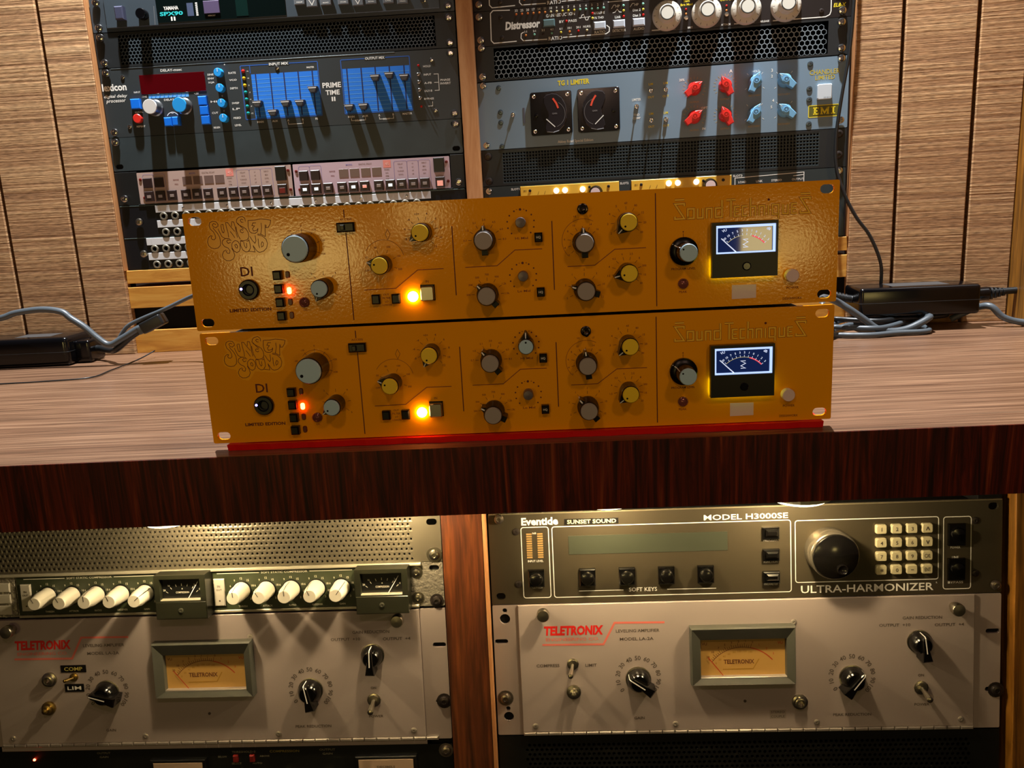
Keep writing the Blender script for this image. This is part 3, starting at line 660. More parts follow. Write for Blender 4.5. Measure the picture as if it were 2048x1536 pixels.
    U.arc(296.6, 54, 15.6, 60, 225, .3, DIMP); scale(U, 296.6, 52.6, 11.4, 220, 40, ['3', '4', '6', '8', '10', '', '14', '16']); scale(U, 296.6, 17.9, 12, 205, -25, ['5', '7', '1', '2', '3', '10', '12'])
    pointer_knob(U, 328.5, 65.7, st['y3'], CAPY); pointer_knob(U, 328.2, 29.3, st['y4'], CAPY)
    scale(U, 328.5, 65.7, 11, 215, -35, ['2', '3', '4', '5', '60', '80', '15', '20', '30'], 1.6); scale(U, 328.2, 29.3, 11, 190, -40, ['1.5', '4', '0.5', '6', '2.5', '8', '300', '15', '20'], 1.5)
    sound_techniques(U)
    # output knob with black skirt
    k = U.add('knob', lathe([(10.4, 0), (10.4, 3.2), (9.6, 4.2), (6.9, 5), (6.6, 20.2), (6.4, 20.6)], 28), KBLK, 370, 42.4, .1)
    U.add('cap', lathe([(6.4, 20), (6.4, 21.8), (6.0, 22.3), (.02, 22.3)], 26), CAPB, 370, 42.4, .1, parent=k)
    a = math.radians(146); ca, sa = math.cos(a), math.sin(a)
    U.add('cap_dot', lathe([(.7, 0), (.7, .12), (.02, .12)], 10), DOTM, 370+4.6*ca, 42.4+4.6*sa, 22.3, parent=k)
    V = [(7*ca-.35*sa, 7*sa+.35*ca, 5.2), (7*ca+.35*sa, 7*sa-.35*ca, 5.2), (10.2*ca+.35*sa, 10.2*sa-.35*ca, 3.7), (10.2*ca-.35*sa, 10.2*sa+.35*ca, 3.7), (6.9*ca-.35*sa, 6.9*sa+.35*ca, 20), (6.9*ca+.35*sa, 6.9*sa-.35*ca, 20)]
    U.add('pointer_line', mesh('pl', V, [(0, 1, 2, 3), (0, 1, 5, 4)]), POINT, 370, 42.4, .15, parent=k)
    U.line([(370, 53), (370, 55.5)], .35, BROWNP); U.poly(circ(.5, 8, 370, 56.5), BROWNP); U.txt(370, 29.6, 'PROGRAM LEVEL', 1.7, BROWNP, 18)
    U.add('indicator_light', SH['jewel'], JEWEL, 369.6, 18.7, .1); U.txt(369.6, 12.5, 'PEAK', 1.7, DIMP, 6)
    # vu meter
    m = U.add('meter', plate([(389.6, 22), (437.2, 22), (437.2, 62), (389.6, 62)], [[(392.6, 39.3), (435.7, 39.3), (435.7, 59.7), (392.6, 59.7)]], 1.7, 7), BLK, 0, 0)
    U.rect('backlight', 390.6, 23, 436.2, 36, .3, 1.5, LEAK, 0, parent=m)
    U.rect('meter_face', 392.6, 39.3, 435.7, 59.7, .5, 4, MFACE, 0, parent=m)
    for r_ in ((392.7, 39.4, 435.6, 40.4), (392.7, 57.9, 435.6, 59.6), (392.7, 40.4, 393.9, 57.9), (434.1, 40.4, 435.6, 57.9)): U.rect('edge_light', *r_, 4.1, 6.2, MEDGE, .3, parent=m)
    c = (414.2, 33.5); U.arc(*c, 18.6, 132, 75, .35, MYEL, w=4.2); U.arc(*c, 18.6, 75, 42, .9, MRED, w=4.2)
    for i, t in enumerate(('20', '10', '7', '5', '3', '2', '1', '0', '1', '2', '3')):
        a = 132-i*9; r = math.radians(a); U.line([(c[0]+18.6*math.cos(r), c[1]+18.6*math.sin(r)), (c[0]+20.2*math.cos(r), c[1]+20.2*math.sin(r))], .3, MINK, w=4.25)
        U.txt(c[0]+22.2*math.cos(r), c[1]+22.2*math.sin(r), t, 1.6, MINK, w=4.25, rot=a-90)
    U.txt(399, 56, 'VU', 1.9, MINK, w=4.25, rot=20); U.txt(431, 56, 'dB', 1.9, MINK, w=4.25, rot=-25)
    U.line([(412.6, 43.5), (416.2, 43.5), (412.6, 45.4), (416.2, 47.2), (412.6, 49.2), (416.2, 49.2)], .5, MINK, w=4.25)
    nd = U.add('needle', mesh('nd', [(397.0, 50.6, 4.7), (396.5, 50.2, 4.7), (407.6, 39.6, 4.7), (408.2, 40.1, 4.7)], [(0, 1, 2, 3)]), MINK, 0, 0, parent=m)
    U.add('adjust_screw', lathe([(3.1, 0), (3.1, .6), (2.7, .9), (2.4, .6), (.02, .6)], 20), GLOSSB, 414.7, 29.8, 7, parent=m)
    U.poly([(405.7, 5.3), (423.6, 5.5), (423.6, 15.5), (405.7, 15.7)], STICK, .1)
    U.add('power_button', lathe([(4.9, 0), (4.9, 4.4), (4.5, 5), (.02, 5)], 22), STICK, 448.8, 21, .1); U.txt(450.4, 11.8, 'POWER', 1.8, BROWNP, 9); U.txt(450.3, 3.9, 'DESIGNWORX', 1.8, BROWNP, 14)
    U.done(); return U
orange('A', 'upper orange rack unit with yellow and grey knobs, stacked on its twin', dict(big=218, small=244, y1=166, y2=214, d1=92, d2=132, d3=92, d4=162, y3=228, y4=195, lb=False))
orange('B', 'lower orange rack unit with yellow and grey knobs, standing on red strip', dict(big=213, small=215, y1=162, y2=241, d1=127, d2=152, d3=96, d4=129, y3=221, y4=223, lb=True))

# ================================================================== UPPER LEFT RACK
DISPK = M('dark_display', '#06100f', .12, spec=.6)
TEAL = M('teal_print', '#18c2c4', .6)
GREYK = M('grey_key', '#5d6164', .5)
BLUE = M('blue_print', '#1274dc', .55); BLUEL = M('light_blue_print', '#5fa6e6', .55); BLUED = M('blue_frame_print', '#1d56a8', .55)
BLUEB = M('blue_button', '#0a70e4', .35); BLUEK = M('blue_knob_cap', '#1f98e6', .4); WHK = M('white_knob_cap', '#d8d6d0', .45)
REDW = M('red_window', '#3a0206', .1, spec=.6, emit=(.5, .004, .01), es=.06)
REDB = M('red_button', '#d4281c', .4); SILK = M('dull_aluminium', '#7c7f80', .3, .8)
PURP = M('purple_key', '#4d3f60', .5); SLOTK = M('slot_dark_blue', '#04104a', .6)
FADER = M('fader_cap', '#3d3c3a', .4); BEIGE = M('beige_panel', '#b39a8f', .5); BEIGE2 = M('pink_beige_panel', '#c0a6ae', .5)
MAROON = M('maroon_key', '#251313', .4); KEYLIT = M('key_insert', '#8a7a72', .35); SMOKE = M('smoked_window', '#6e5850', .3); PINK = M('pink_sticker', '#e58a7c', .6)
LILAC = M('lilac_print', '#6a66a8', .6); TAN = M('tan_print', '#7c6258', .6); RUST = M('rust_led', '#6a1410', .4)
STRIP = M('white_label_strip', '#d6d9da', .55); IVJACK = M('jack_nut', '#7d7868', .45, .3)
CY = M('cyan_led', '#0e8f8f', .3); YLED = M('yellow_led', '#c8a51c', .3); RLED = M('red_led', '#c01a14', .3)

# --- effects processor at the very top (only its lower half is in the picture)
U = Unit('effects_processor', 'UL', 432, 'black effects processor with teal lettering at the top left', 'audio unit')
panel(U, 482.6, 43.6, 432, M('charcoal_panel', '#3a434a', .4, .2), slots=False); chassis(U, 25, 433, 458, 475, 250)
U.rect('face_block', 20, 436, 464, 475, .1, 2.2, M('charcoal_face', '#3f4a52', .38, .2), .8)
f = U.rect('input_knob', 37, 444.5, 48.5, 461, 2.2, 11, M('blue_grey_key', '#3a3d52', .4), 1.5)
U.add('knob', lathe([(7, 0), (7, 9), (6, 10.5), (.02, 10.5)], 20), GLOSSB, 72, 450, 2.2)
U.line([(87, 460), (85.6, 437)], .9, GREYK, w=2.4)
U.rect('display_window', 90, 438.5, 262, 470, 2.2, 2.8, DISPK, .3)
U.txt(109.7, 456.2, 'YAMAHA', 4.6, WHT, 20, bold=.03, w=3); U.txt(109.4, 449.4, 'SPX90', 5, TEAL, 31, bold=.03, w=3); U.txt(111, 443, 'II', 5, WHT, 6, bold=.02, w=3)
U.poly([(131, 445), (139.5, 445), (139.5, 461), (131, 461)], M('slate_print', '#3c4a66', .5), 3)
for i in range(7): U.poly([(142.6, 445+i*2.4), (145.4, 445+i*2.4), (145.4, 446.6+i*2.4), (142.6, 446.6+i*2.4)], WHT, 3)
U.rect('display_key', 153.5, 446.5, 174.5, 462, 2.8, 4, PURP, .4); U.txt(163, 444, 'MEMORY', 1.7, WHT, 10, w=3)
U.rect('display_green', 196, 441, 212, 462, 2.8, 3.1, M('display_green', '#0d2420', .15), .2)
for i, (u, v) in enumerate(((281.5, 453.5), (297.8, 450), (316, 451), (339, 450.5), (358, 448), (375.6, 449), (398, 448.6), (416.4, 447))):
    k = button(U, u, v+2, 14.5, 11.5, 4, GREYK, 2.2, .8)
    if i in (1, 4): U.line([(u-4.2, v+5.5), (u+4.2, v+5.5), (u, v-1.6)], .9, WHT, True, w=6.3)
    else: U.txt(u, v-.8, ('PARAM', '', 'BALANCE', 'STORE', '', 'RECALL', 'UTIL', 'TRIG')[i], 1.6, WHT, 7.5, w=6.3)
U.add('jack_socket', lathe([(4, 0), (4, 1.2), (2.8, 1.6), (2.6, -.5), (.02, -.5)], 16), STEEL, 442.7, 447, 2.2)
screws(U, ((10.2, 468.5), (9.6, 437.2), (474.6, 468), (474.6, 438.5)), 5.2, STEEL); U.done()

# --- black honeycomb vent
U = Unit('vent_panel', 'UL', 387.3, 'black honeycomb vent panel above the unit with blue faders', 'vent panel')
MESHM = M('vent_metal', '#454f54', .3)
U.add('front_panel', rframe(482.6, 43.6, 32, 3, 456, 40.6, -2.2, 0), M('black_satin', '#1a1e20', .45, .1), 0, 387.4)
U.add('mesh', honeycomb(426, 39.4, 4.9, .95, -2.2, -.4), MESHM, 31.4, 388.9, kind='stuff')
screws(U, ((9.4, 425.3), (10.4, 393.2), (474.6, 424), (474.2, 393)), 5.2); U.done()

# --- digital delay with fader blocks
U = Unit('delay_processor', 'UL', 297.6, 'charcoal delay processor with blue fader blocks and red display', 'audio unit')
CH = M('charcoal_flat', '#2e3436', .42, .1)
panel(U, 482.6, 88.6, 297.8, CH, slots=False); chassis(U, 22, 299, 460, 385, 260)
U.rect('top_lip', 16, 385.2, 400, 386.3, 0, .3, M('edge_light_metal', '#6c7476', .3, .7), .3)
U.txt(17.3, 362.6, 'lexicon', 9.6, WHT, 33.5, bold=.03); U.txt(17.5, 350.6, 'digital delay', 5.2, WHT, 32, shear=.25, bold=.01); U.txt(17, 344, 'processor', 4.6, WHT, 27, shear=.25, bold=.01)
mini(U, ((31, 374.8), (31, 311), (241, 374.8), (448.5, 373.3), (449.3, 309.6)), 2.7)
U.txt(98, 380.2, 'DELAY-msec', 3.2, WHT, 29)
d = U.rect('display', 53.3, 351.3, 142.4, 375.8, .05, .6, REDW, .2)
U.poly([(62.5, 345.6), (117.5, 345.2), (117.5, 350.6), (62.5, 350.9)], BLUEL, .1)
for i in range(9): U.line([(66+i*5.8, 346), (67.6+i*5.8, 350.2)], 1.1, BLUE, w=.2)
U.txt(47.5, 354.5, 'INPUT', 2.2); U.txt(57, 348.6, 'FINE', 2.4); U.txt(128, 348.8, '<.88', 2.6); U.txt(90, 342.8, 'DELAY', 2.6, WHT, 14)
button(U, 45.2, 339.2, 13.2, 13, 5.5, BLUEB, .1, 1); U.txt(46.5, 329, 'MAN.', 2.3, WHT, 11)
U.add('push_button', lathe([(6, 0), (6, 4.6), (5.2, 5.4), (.02, 5.4)], 20), REDB, 45, 320.4, .1); U.txt(46.5, 310.5, 'REPEAT', 2.2, WHT, 12)
for u, c in ((70.2, WHK), (110.3, BLUEK)):
    k = U.add('knob', shared('ptknob', lambda: lathe([(11, 0), (11, 2.5), (9.6, 4), (9.4, 16.5)], 28)), SILK, u, 333, .1)
    U.add('cap', shared('ptcap', lambda: lathe([(9.4, 16.4), (9.4, 17.8), (9.0, 18.2), (.02, 18.2)], 28)), c, u, 333, .1, parent=k)
for u, v in ((86.3, 314), (97.5, 314.2)): button(U, u, v, 10.4, 11.4, 5.5, BLUEB, .1, 1)
for u, v in ((137, 338.5), (137.6, 326), (138, 313.6)): button(U, u, v, 11.8, 11.6, 5.5, BLUEB, .1, 1)
U.arc(92, 318, 8.5, 150, 30, .9, WHT); U.txt(92, 325.8, 'x2', 2.2); 
for v in (372.6, 352.9, 333.7, 314.4):
    k = U.add('knob', shared('ptsm', lambda: lathe([(5.6, 0), (5.4, 8), (5, 8.6), (.02, 8.6)], 20)), BLUEK, 163.5, v, .1)
    U.add('pointer_line', shared('ptsl', lambda: mesh('l', [(-.35, .5, 8.8), (.35, .5, 8.8), (.35, 5, 8.8), (-.35, 5, 8.8)], [(0, 1, 2, 3)])), POINT, 163.5, v, .1, parent=k)
for i, (v, t) in enumerate(((372, 'RATE'), (363, 'VCO'), (352.5, 'DEPTH'), (333.5, 'SWEEP'), (326, 'LP'), (314.4, 'FEED'))): U.txt(180, v, t, 2.5, WHT, 10)
for v, t in ((371.5, 'SINE'), (366.5, 'ENV'), (361.3, 'SQR'), (337, 'HI'), (322.5, 'CUT'), (303.5, 'REGEN')): U.txt(150.5, v, t, 2.4, WHT, 8.5)
U.txt(180, 305, 'LEVEL', 2.6, WHT, 9); U.txt(163, 343.5, '0', 2.2); U.txt(163, 324.5, '0', 2.2); U.txt(171, 383, '+', 2)
for i, c in enumerate((RLED, YLED, YLED, CY, CY, CY, CY)): led(U, 195.3+i*.1, 373.2-i*8.95, 2.4, c, .1); U.txt(200.8, 373-i*8.95, ('+6', '+3', '0', '-3', '-6', '-9', '-12')[i], 1.8)
# fader blocks
def faders(U, u0, u1, x, vs, title):
    U.box_line(u0, 311.5, u1, 380, 1.2, 1.1, BLUED); fb = x[0]-6
    U.poly([(fb, 312.5), (u1-.9, 312.5), (u1-.9, 368.6), (fb, 368.6)], BLUE, .1)
    for i in range(10):
        y = 316+i*5.1; U.line([(fb, y), (u1-1, y)], .55, BLUEL, w=.16)
    for k, s in enumerate(x):
        U.poly([(s-.8, 313.5), (s+.8, 313.5), (s+.8, 369.6), (s-.8, 369.6)], SLOTK, .2)
        c = U.add('fader', shared('fader', lambda: prism([(-6.6, 3.6), (6.6, 3.6), (4.6, -2), (3.2, -4.2), (-3.2, -4.2), (-4.6, -2)], 0, 8.5, .8)), FADER, s, vs[k], .25)
        U.add('fader_line', shared('faderl', lambda: mesh('fl', [(-5.4, 1.0, 8.6), (5.4, 1.0, 8.6), (5.4, 1.9, 8.6), (-5.4, 1.9, 8.6)], [(0, 1, 2, 3)])), POINT, s, vs[k], .25, parent=c)
    U.poly([((u0+u1)/2-14, 378), ((u0+u1)/2+14, 378), ((u0+u1)/2+14, 382), ((u0+u1)/2-14, 382)], CH, .16)
    U.txt((u0+u1)/2, 380, title, 3.4, WHT, 26, bold=.02, w=.2)
faders(U, 191.8, 296, (211.2, 230.8, 249.4, 268.8, 287.8), (330.4, 318.1, 328.9, 328.5, 344.6), 'INPUT MIX')
faders(U, 327.2, 419, (334.4, 353.6, 372.4, 391.4, 411), (319.3, 319.5, 354.8, 356.8, 353.3), 'OUTPUT MIX')
U.line([(204.5, 370), (204.5, 379.5)], .9, BLUED)
U.txt(286, 373.3, 'MASTER', 2.4, WHT, 10)
U.txt(312.4, 349.4, 'PRIME', 6.6, WHT, 25, bold=.025); U.txt(312.8, 340, 'TIME', 6.2, WHT, 19, bold=.025); U.txt(313.2, 331.6, 'II', 5.6, WHT, 5, bold=.025)
for u, t in ((211, 'MAIN'), (231, 'AUX'), (249, 'A'), (269, 'B'), (288, 'FB'), (335, 'MAIN'), (354, 'AUX'), (373, 'A'), (392, 'B'), (411, 'MASTER')): U.txt(u, 307.6, t, 2.6, WHT)
for a, b in ((335, 354), (373, 392), (249, 269)): U.line([(a, 305.5), (a, 302.5), (b, 302.5), (b, 305.5)], .6, WHT)
U.txt(344.5, 302.4, 'DELAY', 2.2, WHT); U.txt(382.5, 302.4, 'DELAY', 2.2, WHT)
for v, t in ((366, 'HOLD'), (355.5, 'INPUT'), (345, 'A-FB'), (335, 'DLY-B'), (325, 'BYPASS')): U.txt(441.6, v, t, 2.5, WHT, 10 if t != 'BYPASS' else 13)
led(U, 430.5, 367.5, 1.6, RLED, .1); led(U, 430.5, 315.6, 1.6, RLED, .1)
for v in (356.4, 346.5, 336.6, 326.2): toggle(U, 429.4, v, 0, 1.6, 3, STEEL, .1, 5)
U.line([(450, 355.6), (456, 355.6), (456, 335), (450, 335)], .7, WHT); U.line([(450, 345), (456, 345)], .7, WHT); U.line([(446, 321), (446, 315.5), (440, 315.5)], .7, WHT)
U.txt(465, 347.6, 'PHASE', 2.7, WHT, 13); U.txt(465, 343.3, 'INVERT', 2.7, WHT, 14)
screws(U, ((10.2, 380.6), (10, 304.4), (473.9, 380.4), (474.5, 304.3)), 5.2); U.done()

# --- blank panel
U = Unit('blank_panel', 'UL', 253, 'plain charcoal blank panel under the unit with blue faders', 'blank panel')
panel(U, 482.6, 44, 253.2, M('charcoal_blank', '#313b3e', .4, .1, mottle=.15)); screws(U, ((9, 291.4), (474.9, 290.6)), 5.2); U.done()

# --- tray with two half-width beige units
U = Unit('rack_tray', 'UL', 206.5, 'black tray carrying two half-width beige units', 'rack tray')
U.rect('ear', 0, 207, 31, 251.5, -2.4, 0, RACKBLK, .3); U.rect('ear', 464.5, 207, 482.6, 251.5, -2.4, 0, RACKBLK, .3); U.rect('floor_plate', 28, 206.4, 466, 207.6, -150, 1, RACKBLK, .2); U.rect('back', 28, 208, 466, 252, -152, -150, VOID)
screws(U, ((10.4, 216), (474.5, 215)), 5.2); U.done()
def halfrack(u0, mat, label, lit, dy):
    U = Unit('half_rack_unit', 'UL', 208, label, 'audio unit', 'pair of half-width beige units', u0=u0)
    U.rect('body', u0+.8, 208, u0+214.5, 249.6, -140, -2, BLKM, .3); U.add('front_panel', prism([(x+107.6, y+20.9) for x, y in rrect(215, 42, 1, 2)], -2, 0), mat, u0, 208)
    X = lambda a: u0+a
    for a in (14.5, 30.6): button(U, X(a), 235+dy, 12.4, 13, 3.2, MAROON, 0, .8)
    for i, a in enumerate((14.5, 30.4, 46.8, 66, 81.7, 97.2, 116.6, 132.6, 148, 164.1, 180)):
        k = button(U, X(a), 217+dy, 12.6, 13.4, 3.2, MAROON, 0, .8); U.rect('insert', X(a)-2.6, 214.6+dy, X(a)+3, 218.4+dy, 3.2, 3.5, lit.get(i, KEYLIT), .1, parent=k)
    k = button(U, X(201), 217+dy, 12.6, 14, 3.2, MAROON, 0, .8); U.rect('insert', X(197), 212+dy, X(205), 219+dy, 3.2, 3.5, lit.get(11, RUST), .1, parent=k)
    for a in (69.5, 84.6, 100, 115): U.rect('display', X(a)-6.4, 230+dy, X(a)+6.4, 241+dy, 0, .3, SMOKE, .1)
    U.poly([(X(124.5), 239), (X(135), 239), (X(135), 249), (X(124.5), 249)], PINK, .1); U.txt(X(129.8), 244, '45', 4, M('salmon_print', '#f0b8a8', .6), w=.2)
    U.rect('rocker_switch', X(193.5), 229.5, X(208), 248.5, 0, 3, BLK, .8)
    mini(U, ((X(4.5), 240.5), (X(7), 216), (X(211), 242.5), (X(212), 217)), 2.1, RUST, .1)
    for a, b in ((8, 23), (23, 39), (139, 157), (157, 172.5), (172.5, 188.5)): U.box_line(X(a), 209.5, X(b), 246.8, 2.2, .35, LILAC)
    for i in range(4):
        U.txt(X(129), 236.5-i*4.2, ('msec', 'kHz', 'PPM', 'BPM')[i], 1.7, TAN); U.txt(X(148), 243-i*4.6, ('DELAY', 'VCO', 'FLANGE', 'ECHO')[i], 1.7, TAN); U.txt(X(164.5), 243-i*4.6, ('x1', 'x2', 'x4', 'x8')[i], 1.7, TAN); U.txt(X(180.5), 243-i*4.6, ('INPUT', 'MIX', 'LEVEL', 'INV')[i], 1.7, TAN)
    U.txt(X(78), 245.5, 'MODEL', 2, LILAC); U.txt(X(100), 245.5, 'DIGITAL DELAY', 2, TAN, 18); U.txt(X(54), 238, 'RANGE', 1.8, RUST); U.txt(X(54), 232, 'FREQ', 1.8, RUST)
    U.done()
LITW = M('key_lit_white', '#e8f0f0', .3, emit=(.8, .95, 1), es=.5); LITP = M('key_lit_pink', '#e89a8a', .3, emit=(1, .4, .3), es=.35)
halfrack(30.6, BEIGE, 'beige half-width unit with square black buttons, left of its twin on the tray', {}, .6)
halfrack(248.2, BEIGE2, 'pinkish half-width unit with square black buttons, right of its twin on the tray', {0: LITW, 1: LITW, 4: LITW, 5: LITP, 7: LITW, 8: KEYLIT, 11: LITP}, -.8)

# --- patch bays
def patchbay(v0, u_strip, label, n):
    U = Unit('patch_bay', 'UL', v0, label, 'patch bay', 'stacked patch bays')
    panel(U, 482.6, 43.6, v0+.3, M('navy_black_panel', '#0a0c14', .4, .2), slots=False)
    chassis(U, 24, v0+2, 458, v0+42, 90)
    U.rect('top_edge', .5, v0+43.4, 482, v0+44.2, -2.4, .3, M('edge_pale', '#5e6f6c', .35, .6), .2)
    for k, (a, b) in enumerate(((33.5, 43.2), (13, 22.8))):
        s = U.rect('label_strip', u_strip, v0+a, 434.8, v0+b, 0, 1.2, STRIP, .3)
        for i in range(int((434-u_strip)/15.2)): U.line([(u_strip+7+i*15.2, v0+a+1.5), (u_strip+7+i*15.2, v0+b-1.5)], .25, M('strip_pencil', '#b4b4ae', .6), w=1.3)
        for u in (90, 152, 214, 276, 339, 402):
            U.add('strip_screw', shared(('mini', 1.6), lambda: lathe([(1.6, 0), (1.6, .5), (1.2, .8), (.5, .8), (.02, .3)], 12)), STEEL, u, v0+(a+b)/2, 1.2, parent=s)
    for r, v in ((0, 28.2), (1, 6.4)):
        for i in range(n):
            u = u_strip+10.6+i*16.1
            if u > 430: break
            j = U.add('jack', shared('pbjack', lambda: lathe([(5.5, 0), (5.5, 1.4), (4.6, 2.2), (3.1, 2.2), (2.9, .4), (.02, .4)], 16)), IVJACK, u, v0+v, .1)
            U.add('jack_hole', shared('pbhole', lambda: lathe([(2.85, 0), (.02, .05)], 12)), VOID, u, v0+v, .62, parent=j)
    screws(U, ((26, v0+22), (466, v0+22)), 5.2, NICK); U.done()
patchbay(161.8, 50.5, 'upper patch bay with white label strips behind the orange units', 25)
patchbay(117.8, 31.5, 'lower patch bay with white label strips on the pine ledge', 25)

# ================================================================== UPPER RIGHT RACK
# --- compressors at the top
CREAM = M('cream_knob', '#cfc9bb', .4); CREAM2 = M('cream_knob_top', '#e0dfd2', .4); PALEB = M('pale_button', '#b4bcc6', .4); TEALB = M('teal_button', '#4e6a6c', .4)
DBROWN = M('brown_black_panel', '#17100f', .4, .1); INK = M('black_print', '#16120f', .6)
LEDC = [M('led_amber', '#c86a30', .3), M('led_orange', '#d08040', .3), M('led_pale', '#d8cfa0', .3), M('led_yellow', '#d4c84a', .3), M('led_aqua', '#7fc0a8', .3)]
def compressor(v0, label, full):
    U = Unit('compressor', 'UR', v0, label, 'audio unit', 'pair of black compressors with cream knobs')
    panel(U, 482.6, 43.8, v0+.2, DBROWN, slots=False); chassis(U, 22, v0+1, 460, v0+43, 230)
    o = v0-390.0
    X = [(24, 394.6), (26.8, 392.2), (55, 392.6)]
    U.line([(50.8, 433+o), (28, 434.2+o), (24.4, 431+o), (23.6, 397+o), (27, 393.4+o), (58, 393.7+o)], 1.2, WHT)
    U.line([(68, 404.3+o), (64.6, 402.6+o), (64, 397+o), (67, 393.6+o), (99, 393+o)], 1.1, WHT); U.line([(120, 393.6+o), (177, 393.6+o), (181, 396+o), (181.4, 401+o), (177.8, 404+o)], 1.1, WHT)
    U.txt(110, 393.4+o, 'RATIO', 4.6, WHT, 18)
    U.txt(67, 413.6+o, 'Distressor', 10.4, WHT, 47, shear=.12, bold=.045)
    button(U, 102.4, 412.4+o, 15.5, 9, 4.5, TEALB, .1, 1.2)
    U.txt(119, 413.2+o, 'BY', 3.2, WHT, 6.5, bold=.02); led(U, 125.4, 413.2+o, 1.6, RLED, .1); U.txt(133.5, 413.2+o, 'PASS', 3.2, WHT, 11, bold=.02)
    for i in range(16):
        u = 59.1+i*7.7; c = LEDC[0] if i < 3 else LEDC[1] if i < 6 else LEDC[2] if i < 8 else LEDC[3] if i < 11 else LEDC[4]
        led(U, u, 427+o-.1*i, 1.5, c, .1); U.txt(u, 431.6+o-.1*i, str(16-i) if i > 4 else ('33', '25', '20', '17', '14')[i], 3.0, WHT)
    U.txt(117.6, 421.8+o, 'GAIN REDUCTION', 4.0, WHT, 38)
    U.line([(142.5, 415.5+o), (144.5, 415.5+o), (146, 419+o), (148.4, 419.5+o), (149.6, 416+o), (151, 412.6+o), (153.4, 412.6+o), (155, 416.4+o), (156.6, 416.4+o)], .8, WHT); U.line([(142, 415.9+o), (157, 416.1+o)], .6, WHT)
    led(U, 159.8, 420+o, 1.6, RLED, .1); U.txt(168.6, 420+o, 'REDLINE', 2.8, WHT, 14); led(U, 159.6, 414.1+o, 1.6, LEDC[3], .1); U.txt(168, 414.1+o, '1% THD', 2.8, WHT, 12.5)
    for u, t in ((168.9, 'RATIO'), (194, 'DETECTOR'), (219.4, 'AUDIO')): button(U, u, 404+o, 15.5, 9.4, 4.5, PALEB, .1, 1.4); U.txt(u, 396.4+o, t, 3.4, WHT, 14 if t != 'DETECTOR' else 17)
    for i, (u, t) in enumerate(zip((70.8, 82.3, 93.8, 105.5, 117.6, 129.1, 140.7, 152), ('1:1', '2:1', '3:1', '4:1', '6:1', '10:1', '20:1', 'NUKE'))):
        led(U, u, 400+o, 1.5, (LEDC[1], LEDC[4], MAROON, LEDC[4], LEDC[3], LEDC[1], RLED, LEDC[2])[i], .1); U.txt(u, 404.6+o, t, 2.7, WHT)
    U.txt(129.3, 396.4+o, 'Opto', 2.4, WHT)
    for v, t, c in ((426, 'HP', LEDC[4]), (420, '', LEDC[3]), (413, 'Link', RLED)): led(U, 200.2, v+o, 1.6, c, .1); U.txt(192.6, v+o, t, 3.2, WHT) if t else U.line([(186, 418.4+o), (189, 418.8+o), (192, 422.4+o), (194.8, 418.8+o), (197.6, 418.4+o)], .8, WHT)
    for v, t, c in ((426, 'HP', LEDC[4]), (419.4, 'Dist 2', LEDC[3]), (412.8, 'Dist 3', RLED)): led(U, 225.4, v+o, 1.6, c, .1); U.txt(217, v+o, t, 3.0, WHT)
    U.line([(184.5, 423.5+o), (187.5, 427.6+o), (190, 427.6+o)], .7, WHT); U.line([(208.6, 423.5+o), (211.6, 427.6+o), (214, 427.6+o)], .7, WHT)
    U.line([(180, 432+o), (234, 432+o)], .9, WHT)
    for i, u in enumerate((255.6, 305.6, 354.8, 403.6)):
        v = 409+o-.3*i
        k = U.add('knob', shared('dknob', lambda: lathe([(18.8, 0), (18.8, 1.6), (17, 5.6), (11.2, 7.4), (10.4, 19.5), (9.6, 20.6), (8.4, 20.6)], 36)), CREAM, u, v, .1)
        U.add('cap', shared('dcap', lambda: lathe([(8.3, 20), (8.3, 20.9), (.02, 20.9)], 30)), CREAM2, u, v, .1, parent=k)
        U.add('cap_ring', shared('dring', lambda: mesh('r', [(r*math.cos(math.tau*j/30), r*math.sin(math.tau*j/30), 21.0) for r in (8.9, 7.7) for j in range(30)], [(j, (j+1) % 30, 30+(j+1) % 30, 30+j) for j in range(30)])), INK, u, v, .1, parent=k)
        for j in range(12):
            a = math.radians(-60+j*30); U.add('graduation', shared('dgrad', lambda: mesh('g', [(14.6, -.25, 6.9), (17, -.25, 5.9), (17, .25, 5.9), (14.6, .25, 6.9)], [(0, 1, 2, 3)])), INK, u, v, .1, -60+j*30, k)
    for u in (279.8, 330.5): led(U, u, 415+o, 1.3, RLED, .1); led(U, u, 409.5+o, 1.3, LEDC[1], .1); U.add('push_button', shared('dpb', lambda: lathe([(3.2, 0), (3.2, 2), (2.2, 4), (.02, 4.2)], 14)), NICK, u, 403.6+o, .1)
    U.txt(280.5, 425+o, 'Slam', 3, YEL); U.txt(280.5, 420.6+o, 'Brit Mod', 2.8, YEL, 15); U.txt(330.5, 422.5+o, 'OUTPUT', 3, YEL, 16)
    for u, t in ((262, 'INPUT'), (285, 'BRIT'), (330, 'ATTACK'), (378, 'RELEASE'), (300, '1:1')): U.txt(u, 392.6+o, t, 2.2, WHT)
    U.line([(236, 393+o), (252, 392.6+o)], 1, WHT); U.line([(340, 392.4+o), (365, 392.4+o)], 1, WHT); U.line([(388, 392.3+o), (452, 391.8+o), (457, 394+o), (458.4, 398+o), (458.4, 428+o)], 1.1, WHT)
    U.txt(468.8, 404.6+o, 'EL8-X', 4.6, YEL, 15, shear=.2, bold=.02); U.rect('badge', 464, 411+o, 474, 416+o, 0, .4, STICK, .1)
    mini(U, ((38, 425+o), (38.5, 399.5+o), (447, 399+o)), 3.0, M('dark_screw', '#3a3330', .35, .6), .1)
    screws(U, ((9.2, v0+37), (9.8, v0+8), (472.4, v0+37), (471.6, v0+7)), 5.2); U.done()
